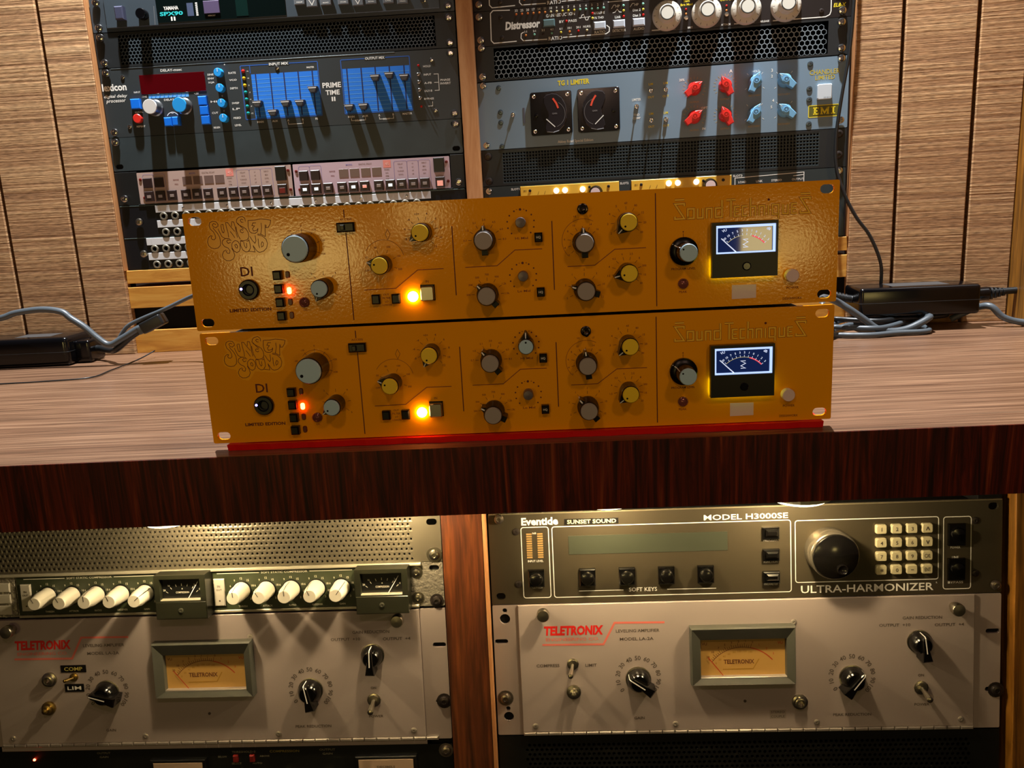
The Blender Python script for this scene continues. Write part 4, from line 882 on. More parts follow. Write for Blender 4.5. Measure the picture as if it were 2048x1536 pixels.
compressor(390.4, 'black compressor with four large cream knobs, lower of the two', True)
compressor(434.8, 'black compressor cut off by the top of the picture, upper of the two', False)

# --- coarse honeycomb vent
U = Unit('vent_panel', 'UR', 345.6, 'black coarse honeycomb vent panel above the blue-grey limiter', 'vent panel')
U.add('front_panel', rframe(482.6, 44.2, 26, 2.4, 456, 41.6, -2.2, 0), MATS['black_satin'], 0, 345.8)
U.add('mesh', honeycomb(432, 40.4, 6.6, 1.0, -2.2, -.3), M('vent_metal_bright', '#76838a', .32), 25, 347.7, kind='stuff')
screws(U, ((10, 388.6), (9.6, 351.8), (471.2, 384), (472, 353)), 5.2); U.done()

# --- blue-grey limiter with two round-window meters
U = Unit('limiter', 'UR', 256.4, 'blue-grey limiter with two black meters and red and blue knobs', 'audio unit')
SLATE = M('slate_blue_enamel', '#6e8494', .42)
panel(U, 482.6, 87.8, 256.6, SLATE, slots=False); chassis(U, 22, 258, 460, 343, 240)
mini(U, ((30.5, 336.6), (31.2, 305), (31, 291.6), (31.1, 260), (435, 337.4), (434.7, 307), (434.8, 293.8), (435, 263.8)), 3.6, M('dull_screw', '#56646c', .3, .7), .1)
U.txt(132, 337, 'TG 1 LIMITER', 6.6, YEL, 42.5, bold=.035); U.txt(132, 261, 'Abbey Road Special Edition', 4.6, WHT, 48, bold=.01)
toggle(U, 48.4, 301, 275, 2.2, 3, STEEL, .1, 8); U.rect('switch_plate', 62, 288.6, 64.6, 309, 0, .5, M('plate_grey', '#4a4c56', .5), .2)
toggle(U, 214.8, 300.6, 270, 2.4, 3, STEEL, .1, 8); U.txt(214.8, 309, 'LIMITER', 3.2, WHT, 11.5); U.txt(214.6, 289.6, 'THD', 2.8, WHT); U.txt(214.6, 285.4, 'COMP', 2.8, WHT, 10)
for u in (233.8, 253): 
    for v in (319.2, 281.8): toggle(U, u, v, 270, 2.4, 3, STEEL, .1, 8); U.txt(u, v+8, 'LIM', 2.8, YEL); U.txt(u, v-8.4, 'OUT', 2.8, YEL)
GLASS = M('meter_glass_grey', '#2a2626', .06, spec=.8)
ORED = M('meter_red_mark', '#e0482c', .5)
for k, (u0, mir) in enumerate(((72.8, 1), (136.6, -1))):
    cu, cv = u0+28, 299
    m = U.add('meter', prism(rrect(56, 56, 3, 3), 0, 4, .8), GLOSSB, cu, cv, .1)
    G = [(-7.5, 23.5), (0, 25), (7, 24), (13.5, 19), (18, 11), (20, 2), (19.5, -8), (16, -17), (9, -23.5), (1, -25.5), (-8, -24.4), (-10, -20), (-8, -12), (-5.2, -4), (-6, 2), (-9, 8), (-11, 14), (-10.5, 20)]
    g = [((x+1.5)*mir, y) for x, y in (G if mir > 0 else G[::-1])]
    U.add('window', prism(g, 3.9, 6.2, .9), GLASS, cu, cv, .1, parent=m)
    P = lambda x, y: (cu+x*mir, cv+y)
    U.line([P(3.2, 18.5), P(7.6, 12), P(10, 5.5)], 2.4, ORED, w=6.5); U.line([P(-6.5, -7.5), P(5, -18.2)], 1.1, WHT, w=6.5); U.txt(*P(5, -1), 'GAIN', 2, M('meter_faint', '#7e7a78', .5), w=6.5)
    U.arc(cu+2*mir, cv-2, 17, -70 if mir > 0 else 110, 60 if mir > 0 else 250, .35, MATS['meter_faint'], w=6.5)
    for x, y in ((-22.6, 22.6), (22.6, 22.6), (-22.6, -22.6), (22.6, -22.6)): U.add('meter_screw', shared(('mini', 2.5), lambda: lathe([(2.5, 0), (2.5, .6), (2, 1), (.9, 1), (.02, .4)], 12)), STEEL, cu+x, cv+y, 4, parent=m)
    U.add('adjust_screw', shared(('mini', 3.), lambda: lathe([(3, 0), (3, .6), (2.4, 1), (.02, .6)], 14)), GLOSSB, cu-20*mir, cv-2, 4, parent=m)
KRED = M('red_bar_knob', '#d9231c', .38); KBLU = M('blue_bar_knob', '#6fa9cf', .38)
def barknob(U, u, v, ang, mat):
    k = U.add('knob', shared('barskirt', lambda: lathe([(8.6, 0), (8.6, 3), (7.4, 6), (7, 12.5), (6.4, 13.2)], 20)), mat, u, v, .1, ang)
    U.add('knob_bar', shared('bar', lambda: prism([(-14, -3.6), (-3, -5), (4, -5), (8, -2.6), (11.6, 0), (8, 2.6), (4, 5), (-3, 5), (-14, 3.6)], 3, 16, .9)), mat, u, v, .1, ang, k)
    U.add('knob_centre', shared('barc', lambda: lathe([(3.6, 15.5), (3.6, 16.8), (2.7, 16.8), (2.6, 15.9), (1.4, 15.9), (1.4, 16.9), (.02, 16.9)], 16)), mat, u, v, .1, ang, k)
    U.add('pointer_line', shared('barl', lambda: mesh('l', [(6.5, -.3, 16.1), (6.5, .3, 16.1), (10.8, .2, 16.1), (10.8, -.2, 16.1)], [(0, 1, 2, 3)])), POINT, u, v, .1, ang, k)
for (u, v, a, m) in ((289.9, 317.3, 35, KRED), (329.2, 318.4, 118, KRED), (289.8, 281.8, 35, KRED), (329.4, 281.3, 118, KRED), (366.7, 320.3, 66, KBLU), (403.5, 319.2, 140, KBLU), (366.6, 281.9, 60, KBLU), (404, 282.4, 142, KBLU)):
    barknob(U, u, v, a, m)
    U.ticks(u, v, 12.2, 15, 215, -35, 15 if m is KRED else 4, .5, M('tan_tick', '#b59a5a', .6) if m is KRED else WHT)
    U.txt(u, v-16.6, 'OUTPUT' if m is KRED else 'RECOVERY', 2.2, MATS['tan_tick'])
U.txt(274, 329.5, '20%', 3, WHT); U.txt(303, 292.5, 'OPT', 3, WHT); U.txt(302, 266.5, 'IN', 3, WHT); U.txt(336.5, 336, 'A', 4, WHT); U.txt(368, 333.5, 'HOLD', 2.6, WHT); U.txt(388, 333, '3', 4, WHT); U.txt(388, 326, '2', 3.4, WHT); U.txt(390, 296, '4', 3.6, WHT); U.txt(388, 288, '5', 3.4, WHT)
U.txt(453, 326.6, 'CHANDLER', 6.0, GOLD, 37); U.txt(453.6, 319.8, 'LIMITED', 5.2, GOLD, 24)
pb = U.add('push_button', prism(rrect(17.6, 18.6, 1.6, 3), 0, 5, .8), M('white_button', '#c8d2d8', .35), 452.8, 302, .1)
for i in range(6): U.line([(452+i*1.5, 293.4), (452+i*1.5, 295.6)], .4, INK, w=5.3)
U.poly([(434.4, 271.8), (471.4, 271.8), (471.4, 286), (434.4, 286)], M('emi_olive', '#57561a', .5), .08)
U.box_line(434.4, 271.8, 471.4, 286, .8, .9, YEL, w=.2); 
for q, wd in (([(442.2, 275), (442.2, 283.4)], 2.4), ([(440, 283), (447, 283)], 1.5), ([(440, 275.4), (447.2, 275.4)], 1.5), ([(442, 279.2), (446, 279.2)], 1.4), ([(446.4, 283), (446.4, 281.4)], 1.0), ([(446.6, 275.2), (446.6, 277.2)], 1.0),
        ([(450.4, 275), (450.4, 283.4)], 1.7), ([(458.2, 275), (458.2, 283.4)], 2.2), ([(450.2, 283.4), (454.2, 276.4), (458.2, 283.4)], 1.8), ([(449, 275.3), (452.2, 275.3)], 1.1), ([(456.4, 275.3), (460, 275.3)], 1.1), ([(449, 283.1), (451.4, 283.1)], 1.1), ([(457.4, 283.1), (460, 283.1)], 1.1),
        ([(464.6, 275), (464.6, 283.4)], 2.5), ([(462, 283), (467.2, 283)], 1.3), ([(462, 275.4), (467.2, 275.4)], 1.3)): U.line(q, wd, YEL, w=.2)
for u, v in ((441, 279.2), (453.6, 279.2), (464.6, 279.2)):
    pass
screws(U, ((9.6, 340.4), (9.7, 262.5), (472.6, 341), (473.7, 266)), 4.8); U.done()

# --- finely perforated panel
U = Unit('vent_panel', 'UR', 207.4, 'dark finely perforated vent panel below the blue-grey limiter', 'vent panel')
PERF = M('perforated_dark', '#232d30', .36, .1)
U.add('front_panel', rframe(482.6, 48.2, 30, 2.5, 449, 46, -2.2, 0), MATS['black_satin'], 0, 207.6)
U.add('mesh', perforated(421, 44.4, 4.1, 4.1, 1.25, -2, -.1, False, .25), PERF, 29, 209.5, kind='stuff')
screws(U, ((11, 247.4), (10.6, 214.4), (472.6, 249), (472.6, 222.6)), 5.2, M('dark_screw', '#3a3330', .35, .6)); U.done()

# --- module rack with two yellow modules
U = Unit('module_rack', 'UR', 118.5, 'black module rack partly hidden behind the orange units', 'audio unit')
panel(U, 482.6, 88, 118.8, M('dark_slate_panel', '#2a3436', .4, .1), slots=False); chassis(U, 22, 120, 460, 205, 240)
U.txt(46.4, 202, 'SLOT1', 2.9, WHT, 11.5, bold=.02); U.txt(196.5, 202, 'SLOT2', 2.9, WHT, 11.5, bold=.02); U.txt(346, 203.4, 'SLOT3', 2.9, WHT, 12, bold=.02)
U.line([(342.6, 150), (342.6, 200.6), (430.6, 203.6), (430.6, 150)], .9, WHT)
for u, t in ((352, 'LOAD'), (374, 'LINK'), (396, 'STEREO'), (423, 'OUTPUT')): U.txt(u, 195, t, 2.8, WHT)
U.line([(417, 199.5), (430, 200.4)], .8, WHT)
screws(U, ((9.8, 201), (474, 211-8)), 4.8); U.done()
MODY = M('module_yellow', '#e8b53a', .4); LITB = M('lit_white_button', '#fff6e8', .3, emit=(1, .93, .8), es=1.1)
for k, u0 in enumerate((53.8, 205.8)):
    U = Unit('preamp_module', 'UR', 165, ('yellow module in the first slot, left of its twin', 'yellow module in the second slot, right of its twin')[k], 'audio module', 'yellow modules behind the orange units', u0=u0)
    U.rect('front_panel', u0, 165, u0+(135.5, 132)[k], 205, .1, 2.2, MODY, .5)
    for a in (50, 62, 86.2): U.add('push_button', shared('litb', lambda: lathe([(3.9, 0), (3.9, 2.4), (3.2, 3.2), (.02, 3.2)], 18)), LITB, u0+a, 196.8+k*1.6, 2.2)
    kb = U.add('knob', shared('modknob', lambda: lathe([(9.4, 0), (9.4, 2.5), (7.8, 5), (7.4, 13), (.02, 13)], 24)), KBLK, u0+104, 191.6+k*1.2, 2.2); U.add('cap', shared('modcap', lambda: lathe([(6.4, 12.9), (6.4, 13.5), (.02, 13.5)], 20)), STICK, u0+104, 191.6+k*1.2, 2.2, parent=kb)
    mini(U, ((u0+13.4, 198.8), (u0+121.4, 199)), 2.0, M('dark_screw', '#3a3330', .35, .6), 2.2); led(U, u0+95.5, 199.5, 1.8, BLK, 2.2)
    for a in (24, 33): U.line([(u0+a, 193), (u0+a+2, 197.5)], .5, M('ochre_print', '#8a6a20', .6), w=2.4)
    U.txt(u0+7, 199, 'MIC', 2.2, MATS['ochre_print'], w=2.4); U.done()

# ================================================================== LOWER RACKS
ALU = M('grey_enamel', '#9c9089', .42, bump=(500, .05, .0002)); REDP = M('red_print', '#c8170e', .55); REDP2 = M('faded_red_print', '#cf6a5c', .55)
GRINK = M('grey_ink', '#4a4038', .6); BEZ = M('green_grey_bezel', '#474840', .38, .1); FACE = M('amber_meter_face', '#b28a46', .5)
FINK = M('meter_brown_ink', '#5a2d0c', .6); FRED = M('meter_red_ink', '#a8300c', .6); HINGE = M('hinge_metal', '#b8afa4', .3, .6); FGOLD = M('meter_gold_ink', '#9a7220', .6)
DGLASS = M('clear_cover', '#1a1a18', .05)
BAKE = M('bakelite', '#0a0908', .16, spec=.6)
def fluted(U, u, v, ang, r=11., tail=15.5):
    """black pointer knob: round skirt, tall ridge with a white line up its pointer end, flared tail"""
    k = U.add('knob', shared(('flbase', r), lambda: lathe([(r*1.02, 1), (r, 6), (r*.86, 10), (r*.7, 12)], 28)), BAKE, u, v, .1, ang)
    U.add('knob_skirt', shared(('flsk', r), lambda: lathe([(r*1.12, 0), (r*1.12, .8), (r*.95, 1.1)], 30)), NICK, u, v, .1, ang, k)
    U.add('knob_ridge', shared(('flgrip', r, tail), lambda: prism([(-tail, -4.6), (-r*.5, -3.4), (r*.8, -2.4), (r+.6, -1), (r+.6, 1), (r*.8, 2.4), (-r*.5, 3.4), (-tail, 4.6)], 1, 16.5, 1.4)), BAKE, u, v, .1, ang, k)
    U.add('pointer_line', shared(('fll', r), lambda: mesh('l', [(-r*.55, -.5, 16.65), (-r*.55, .5, 16.65), (r-.6, .5, 16.65), (r-.6, -.5, 16.65), (r+.8, .5, 15), (r+.8, -.5, 15), (r+.8, .5, 5), (r+.8, -.5, 5)], [(0, 1, 2, 3), (3, 2, 4, 5), (5, 4, 6, 7)])), POINT, u, v, .1, ang, k); return k
def thumb(U, u, v, ang=0):
    k = U.add('thumb_screw', shared('thumb', lambda: lathe([(4.0, 0), (4.0, 5), (6.2, 6), (6.2, 11), (5.6, 12), (.02, 12.4)], 20)), NICK, u, v, .1)
def jackn(U, u, v, mat=NICK, plug=False):
    j = U.add('jack_socket', shared(('jk', plug), lambda: lathe([(7.4, 0), (7.4, 1.6), (5.8, 2.2), (5.6, 4.8), (4.4, 5.4), (3.2, 5.2), (3., 1), (.02, 1)] if not plug else [(7, 0), (7, 2.2), (5, 2.6), (4.8, 5.5), (2.8, 6), (2.6, 9), (.02, 9.6)], 18)), mat, u, v, .1); return j
def leveler(f, o, label, right):
    U = Unit('leveling_amplifier', f, o, label, 'audio unit', 'pair of grey leveling amplifiers')
    Y = lambda v: o+v
    hs = []
    for u, v, r in ((12, 125, 2.3), (11.8, 116.4, 5.2), (11, 24.8, 2.3), (11.2, 16.4, 5.0)) if right else (): hs.append(circ(r, 14, u, v+1.5))
    for u in (7.4, 475.2):
        for v in (95.2, 37.6): hs.append([(x+u, y+v) for x, y in rrect(13, 4.6, 2.2, 3)])
    panel(U, 482.6, 133, Y(-1), ALU, 3, slots=False, holes=[[(x, y+1) for x, y in h] for h in hs])
    chassis(U, 26, Y(2), 456, Y(128), 220)
    dr = U.rect('hinged_door', 25, Y(2.4), 457.4, Y(132), .1, 2.2, ALU, .5)
    n = 35 if right else 36
    for i in range(n): U.add('hinge_knuckle', shared('hk', lambda: fbox(432/35-.5, 3.4, 0, 3.2, 1.2)), HINGE, 25.4+432/35*(i+.5), Y(.7), .1)
    if not right: U.rect('lip', 23, Y(-6), 458, Y(-1.2), -2, 1.5, ALU, .6)
    W = 2.3
    def at(name, me, mat, u, v, **k): return U.add(name, me, mat, u, Y(v), W, **k)
    class V2:  # parts sit on the door's front
        pass
    old = U.add
    def add(name, me, mat, u=None, v=None, w=0., rot=0., parent=None, label=None, kind=None): return old(name, me, mat, u, v, w+2.2, rot, parent, label, kind)
    T = lambda u, v, t, h, mat, wd=None, **k: U.txt(u, Y(v), t, h, mat, wd, w=2.32, **k)
    U.add = add
    dx = 0 if right else -.3
    thumb(U, 49.5, Y(125.3 if right else 123.8)); thumb(U, 437.4, Y(121.5 if right else 124.8))
    T(78.4+dx, 105.8, 'TELETRONIX', 9.8, REDP, 57.5, bold=.045, shear=.1); T(77, 97, 'ENGINEERING CO.', 3.2, REDP2, 52)
    U.line([(47.5, Y(91.8)), (106.8, Y(91.2)), (118.2, Y(112.6)), (166.2, Y(112))], 2.0, REDP2, w=2.32)
    T(140.2, 104.2, 'LEVELING AMPLIFIER', 3.1, GRINK, 42); T(139, 96, 'MODEL LA-2A', 3.1, GRINK, 32.5)
    if right:
        T(52, 70.6, 'COMPRESS', 3, GRINK, 22.5); T(94, 70.3, 'LIMIT', 3, GRINK, 11)
        toggle(U, 76.3, Y(72), 245, 4.6, 6.5, NICK, 0, 14); jackn(U, 76.2, Y(43.8), NICK, True)
    else:
        jackn(U, 81.8, Y(70.3), NICK); jackn(U, 78.2, Y(40.4), BRASSY, True); toggle(U, 107, Y(72), 170, 3.4, 4, BRASSY, 0, 9)
        TAPE = M('embossed_tape', '#0e0d0c', .3)
        for (a, b, c, d, t, m) in ((94, 76.8, 120, 84.4, 'COMP', M('tape_yellow', '#b9ad54', .6)), (96.3, 56.6, 116, 64.8, 'LIM', WHT)): U.rect('label_tape', a, Y(b), c, Y(d), 0, .4, TAPE, .1); T2 = U.txt((a+c)/2, Y((b+d)/2), t, 3.8, m, (c-a)*.72, w=2.75)
    for (ku, kv, ang, lab) in ((139.4, 55.6, 145 if right else 163, 'GAIN'), (343.4 if right else 345.5, 53 if right else 53.2, 52 if right else 100, 'PEAK REDUCTION')):
        fluted(U, ku, Y(kv), ang)
        for i in range(11):
            a = 218-i*25.6; r = math.radians(a); T(ku+20*math.cos(r), kv+1+20*math.sin(r), str(i*10), 4.4, GRINK, bold=.01, rot=a-90)
        T(ku, 15.6, lab, 2.8, GRINK, 10 if lab == 'GAIN' else 36)
    fluted(U, 406 if right else 409.5, Y(87.5), 97 if right else 88, 10.2, 14.5)
    T(409, 110.8, 'GAIN REDUCTION', 3, GRINK, 36.5); T(383.4, 104, 'OUTPUT  +10', 3, GRINK, 29); T(434, 103.4, 'OUTPUT  +4', 3, GRINK, 27)
    T(408, 53.8, 'ON', 2.6, GRINK); toggle(U, 408, Y(41.6), -72 if right else 262, 5.4, 5, NICK, 0, 15); T(409, 24.7, 'POWER', 2.6, GRINK, 14)
    mini(U, [(u, Y(v)) for u, v in ((37.2, 8.7), (174.2, 8.8), (309.8, 8.4), (445.5, 9.2), (289, 109.2))], 2.9, HINGE, 0); mini(U, [(241.6, Y(31))], 1.4, GRINK, 0)
    if right:
        jackn(U, 293.8, Y(29.6), NICK); U.poly([(265, Y(12.5)), (280.7, Y(12.7)), (280.7, Y(21.7)), (265, Y(21.4))], M('grey_tape', '#8a8076', .6), 2.3); T(272.8, 19.3, 'STEREO', 2.4, GRINK, 13); T(272.8, 14.8, 'COUPLE', 2.4, GRINK, 13)
    # meter: bevelled bezel with the face sunk behind it
    mu0, mu1, mv0, mv1 = (189.5, 288.5, 51, 108.4) if right else (192.5, 291.5, 51.4, 107.2)
    wu0, wu1, wv0, wv1 = mu0+9.5, mu1-8, mv0+6, mv1-12.6
    Vv = []; 
    for (a, b, c, d, w) in ((mu0, mv0, mu1, mv1, 0), (mu0, mv0, mu1, mv1, 7), (mu0+1, mv0+1, mu1-1, mv1-1, 9.5), (wu0, wv0, wu1, wv1, 6.2), (wu0+.5, wv0+.5, wu1-.5, wv1-.5, 1.2)):
        Vv += [(a, b, w), (c, b, w), (c, d, w), (a, d, w)]
    Ff = [(4*k+i, 4*k+(i+1) % 4, 4*k+4+(i+1) % 4, 4*k+4+i) for k in range(4) for i in range(4)]
    me = mesh('bezel', [(x, y, z) for x, y, z in Vv], Ff); m = U.add('meter', me, BEZ, 0, Y(0))
    U.rect('meter_face', wu0, Y(wv0), wu1, Y(wv1), .4, 1.3, FACE, 0, parent=m)
    U.rect('sill', wu0-.2, Y(wv0-.3), wu1+.2, Y(wv0+1.3), 1.3, 6.4, HINGE, .3, parent=m)
    fw = 3.62; cu = (wu0+wu1)/2; cv = wv0-8; R_ = 37
    U.arc(cu, Y(cv), R_, 142, 78, .5, FINK, w=fw); U.arc(cu, Y(cv), R_, 78, 40, .9, FRED, w=fw)
    for i in range(22):
        a = math.radians(142-i*3.05); l = 2.6 if i % 3 else 4.2; U.line([(cu+R_*math.cos(a), Y(cv)+R_*math.sin(a)), (cu+(R_+l)*math.cos(a), Y(cv)+(R_+l)*math.sin(a))], .4, FINK, w=fw)
    for i, t in enumerate(('20', '10', '7', '5', '3', '2', '1', '0')):
        a = math.radians(140-i*9); U.txt(cu+(R_+6)*math.cos(a), Y(cv)+(R_+6)*math.sin(a), t, 2.2, FINK, w=fw); U.txt(cu+(R_-4)*math.cos(a), Y(cv)+(R_-4)*math.sin(a), str(i*20), 2, FGOLD, w=fw)
    for i, t in enumerate(('1', '2', '3')): a = math.radians(68-i*11); U.txt(cu+(R_+5)*math.cos(a), Y(cv)+(R_+5)*math.sin(a), t, 2.2, FRED, w=fw)
    U.txt(wu0+4.5, Y(wv1-6), 'VU', 2.8, FINK, w=fw); U.txt(wu1-5, Y(wv1-6), 'VU', 2.8, FRED, w=fw)
    U.txt(cu-3.5, Y(wv0+14.6), 'TELETRONIX', 4.4, FINK, 29, bold=.03, w=fw); U.line([(cu-19, Y(wv0+7)), (cu+10, Y(wv0+7.4)), (cu+15.6, Y(wv0+17))], 1.0, FGOLD, w=fw)
    U.add('needle', mesh('nd', [(wu0+7.4, wv0+19.4, 2.4), (wu0+8.2, wv0+19.8, 2.4), (wu0+22.4, wv0+1.2, 2.4), (wu0+21.4, wv0+1.2, 2.4)], [(0, 1, 2, 3)]), FRED, 0, Y(0), parent=m)
    U.add = old
    if right: screws(U, ((8.8, Y(37.4)),), 5.4, M('aged_screw', '#8f8478', .3, .9), .5, True); screws(U, ((478.6, Y(37)),), 5.2, M('dark_screw', '#3a3330', .35, .6), .5, True)
    else: screws(U, ((477, Y(38)),), 5.2, M('dark_screw', '#3a3330', .35, .6), .5, True)
    U.done()
leveler('LL', 4.3, 'grey leveling amplifier with COMP and LIM tape labels, lower left', False)
leveler('LR', 0, 'grey leveling amplifier without tape labels, lower right', True)

# --- perforated panel, lower left top
U = Unit('vent_panel', 'LL', 183, 'brownish perforated metal panel below the desk at left', 'vent panel')
BRZ = M('satin_dark_metal', '#5c5648', .36, .5)
U.add('front_panel', rframe(482.6, 45.2, 30, 1.2, 455.4, 44, -2.2, 0), BRZ, 0, 183.2); U.add('slot', shared('slotp', lambda: prism(rrect(10, 6, 2.8, 3), 0, .3)), VOID, 474.2, 222.4, 0)
U.add('mesh', perforated(427.4, 44.4, 4.9, 4.9, 1.15, -2, -.05, True, .3), BRZ, 29, 183.8, kind='stuff')
screws(U, ((475.2, 189.8), (8, 189.8)), 5.2, NICK, .5, True); U.done()

# --- green twin compressor
U = Unit('twin_compressor', 'LL', 138.6, 'olive green twin compressor with ten white knobs and two meters', 'audio unit')
HAM = M('hammered_silver', '#8f897c', .35, .5, bump=(240, .9, .002)); OLIVE = M('olive_enamel', '#2c3320', .4); CREAMK = M('white_knob', '#d9d3bf', .45); WB = M('white_rocker', '#b8b2a4', .5); TRIM = M('pale_metal_trim', '#aaa491', .35, .3)
panel(U, 482.6, 43.8, 138.8, HAM, 2.5, slots=False, holes=[[(x+474.2, y+38) for x, y in rrect(10, 5.4, 2.6, 3)]]); chassis(U, 22, 140, 450, 181, 180)
U.rect('top_trim', 20, 180.4, 462, 183, .1, 4, TRIM, .6); U.rect('bottom_trim', 57, 138.4, 458, 141, .1, 2.4, TRIM, .5)
for k, (u0, mu0) in enumerate(((57, 205), (252.5, 400.5))):
    md = U.rect('module_face', u0, 141.2, mu0, 179.8, .1, 1.6, OLIVE, .4, label=('left olive module', 'right olive module')[k])
    w0 = 1.7; rk = U.rect('rocker_switch', u0+4.4, 145.6, u0+15, 172.8, w0, 3.6, WB, .8)
    U.txt(u0+9.7, 165.5, 'IN', 2.2, GRINK, w=3.75); U.txt(u0+9.7, 162, 'OUT', 2, GRINK, w=3.75); U.poly(circ(.9, 10, u0+9.7, 151), GRINK, 3.75)
    U.line([(u0+8, 177.8), (u0+50, 177.8)], .7, CREAMK, w=1.75); U.line([(u0+100, 177.8), (u0+142, 177.8)], .7, CREAMK, w=1.75); U.txt(u0+75, 177.8, 'SOFT STATIC COMPRESSOR', 2.0, CREAMK, 46, w=1.75)
    for i in range(5):
        u = u0+31.6+i*24.7; v = 160.4
        kb = U.add('knob', shared('wk', lambda: lathe([(8.6, 0), (8.6, 1), (8.2, 2), (8.0, 14), (6.4, 21), (6.2, 22.4), (5.8, 22.8), (.02, 22.8)], 26)), CREAMK, u, v, w0)
        a = (118, 118, 92, 112, 40)[i] if k == 0 else (94, 120, 92, 115, 55)[i]
        U.add('pointer_line', shared('wkl', lambda: mesh('l', [(1, -.3, 23), (1, .3, 23), (6, .3, 22.95), (6, -.3, 22.95), (8.15, .3, 14), (8.15, -.3, 14), (8.4, .3, 3), (8.4, -.3, 3)], [(0, 1, 2, 3), (3, 2, 4, 5), (5, 4, 6, 7)])), BLK, u, v, w0, a, kb)
        U.add('knob_skirt', shared('wks', lambda: lathe([(9.6, 0), (9.4, .8), (8.7, 1)], 24)), BLK, u, v, w0-.05, parent=kb)
        for j in range(9):
            b = math.radians(225-j*33.75); U.txt(u+12*math.cos(b), v+12*math.sin(b), str((j*3) % 21), 2.1, CREAMK, w=1.75)
        U.txt(u, 144.2, ('THRESH', 'ATTACK', 'RATIO', 'RECOVER', 'GAIN')[i], 1.8, CREAMK, w=1.75)
    MB = M('meter_olive_black', '#1c1d14', .3)
    mm = U.add('meter', plate([(mu0, 139.2), (mu0+50.5, 139.2), (mu0+50.5, 182.6), (mu0, 182.6)], [[(mu0+5.2, 157.6), (mu0+45, 157.6), (mu0+45, 178.8), (mu0+5.2, 178.8)]], 1.6, 18), MB, 0, 138.6)
    mm.data.transform(Matrix.Translation((0, 0, -138.6*MM)))
    mm.location = (0, 0, 0)
    U.rect('meter_face', mu0+5, 157.4, mu0+45.2, 179, 11.6, 12.5, M('meter_face_black', '#0b0b0a', .3), 0, parent=mm)
    U.rect('meter_lower', mu0+.4, 139.6, mu0+50.1, 156.4, 18, 18.7, MB, .4, parent=mm); U.rect('sill', mu0+5, 157.2, mu0+45, 158.2, 12.5, 18, TRIM, .2, parent=mm)
    U.add('adjust_screw', shared(('mini', 2.6), lambda: lathe([(2.6, 0), (2.6, .6), (2, 1), (.9, 1), (.02, .4)], 12)), M('dull_screw2', '#56564a', .3, .7), mu0+25, 148, 18.7, parent=mm)
    c = (mu0+25, 152.5); 
    for i in range(7): a = math.radians(142-i*17); U.line([(c[0]+18*math.cos(a), c[1]+18*math.sin(a)), (c[0]+20.4*math.cos(a), c[1]+20.4*math.sin(a))], .5, CREAMK, w=12.7)
    for i in (0, 1, 5, 6): a = math.radians(142-i*17); U.txt(c[0]+22.5*math.cos(a), c[1]+22.5*math.sin(a), ('20', '16', '', '', '', '2', '0')[i], 1.8, CREAMK, w=12.7)
    U.txt(c[0], 164, 'COMPRESSION', 1.9, CREAMK, 13, w=12.7); U.poly(circ(.9, 3, c[0], 167.5, math.pi/2), CREAMK, 12.7)
    U.add('needle', mesh('nd', [(30, 0, 0), (30.9, 0, 0), (41.4, 16.8, 0), (40.9, 17, 0)], [(0, 1, 2, 3)]), POINT, mu0, 157.6, 13.2, parent=mm)
U.rect('module_face', 20, 141.2, 55.5, 179.8, .1, 1.4, HAM, .4); 
for v in (147, 158.5, 170): U.rect('rocker_switch', 30, v-4.6, 50.5, v+4.6, 1.5, 3, WB, .6)
screws(U, ((449.8+7, 173), (450.2+7, 147.4)), 4.2, NICK, .3, True); screws(U, ((475.2, 144.2),), 4.6, M('dark_screw', '#3a3330', .35, .6), .5, True); U.done()

# --- dark unit at the bottom left
U = Unit('rack_compressor', 'LL', -92, 'black rack unit with two white meters at the bottom left edge', 'audio unit')
panel(U, 482.6, 89.4, -91.8, M('black_low_panel', '#0c0d0c', .4, .1), 2.5, slots=False); chassis(U, 22, -90, 460, -4, 200)
for u0, u1 in ((181, 231), (389, 443.5)):
    m = U.rect('meter', u0-3.5, -64, u1+3.5, -11.6, 0, 5, BLK, .8); U.rect('meter_face', u0, -58, u1, -14.6, 5, 5.4, M('cream_meter_face', '#b89f86', .5), .1, parent=m); U.txt((u0+u1)/2, -22, 'DECIBELS', 2.2, GRINK, 18, w=5.5); U.arc((u0+u1)/2, -62, 34, 130, 50, .5, GRINK, w=5.5)
for u in (264, 280.8): U.rect('push_button', u-2.4, -16.5, u+2.4, -9.5, 0, 3, RUST, .5)
led(U, 55.3, -11.2, 1.3, LEDON, .1)
LOWP = M('faded_print', '#6e6a58', .6); LOWY = M('faded_gold_print', '#7c6e2c', .6)
U.txt(272, -6.8, 'THRESHOLD 0', 2.2, LOWP, 24); U.txt(313.5, -6.8, 'COMPRESSION', 2.4, LOWY, 30); U.txt(357, -6, 'OUTPUT', 2.2, LOWP, 16); U.txt(357, -10.2, 'GAIN', 2.2, LOWP, 10); U.txt(128, -5.5, 'OUTPUT', 2, LOWP, 14); U.txt(128, -9.6, 'GAIN', 2, LOWP, 9); U.txt(250, -11.6, 'BELOW', 1.9, LOWP, 9); U.txt(293, -11.6, 'ABOVE', 1.9, LOWP, 10); U.txt(264, -19, 'SELECT', 1.9, LOWP, 10); U.txt(285, -19, 'AUTO', 1.9, LOWP, 10)
for u in (90, 128, 314, 356): U.add('knob', shared('lowknob', lambda: lathe([(8, 0), (8, 3), (6.5, 5), (6, 14), (.02, 14)], 22)), BLK, u, -34, .1)
screws(U, ((476, -8.6), (476, -80), (9, -80)), 5.0, M('aged_screw', '#8f8478', .3, .9), .6, True); U.done()

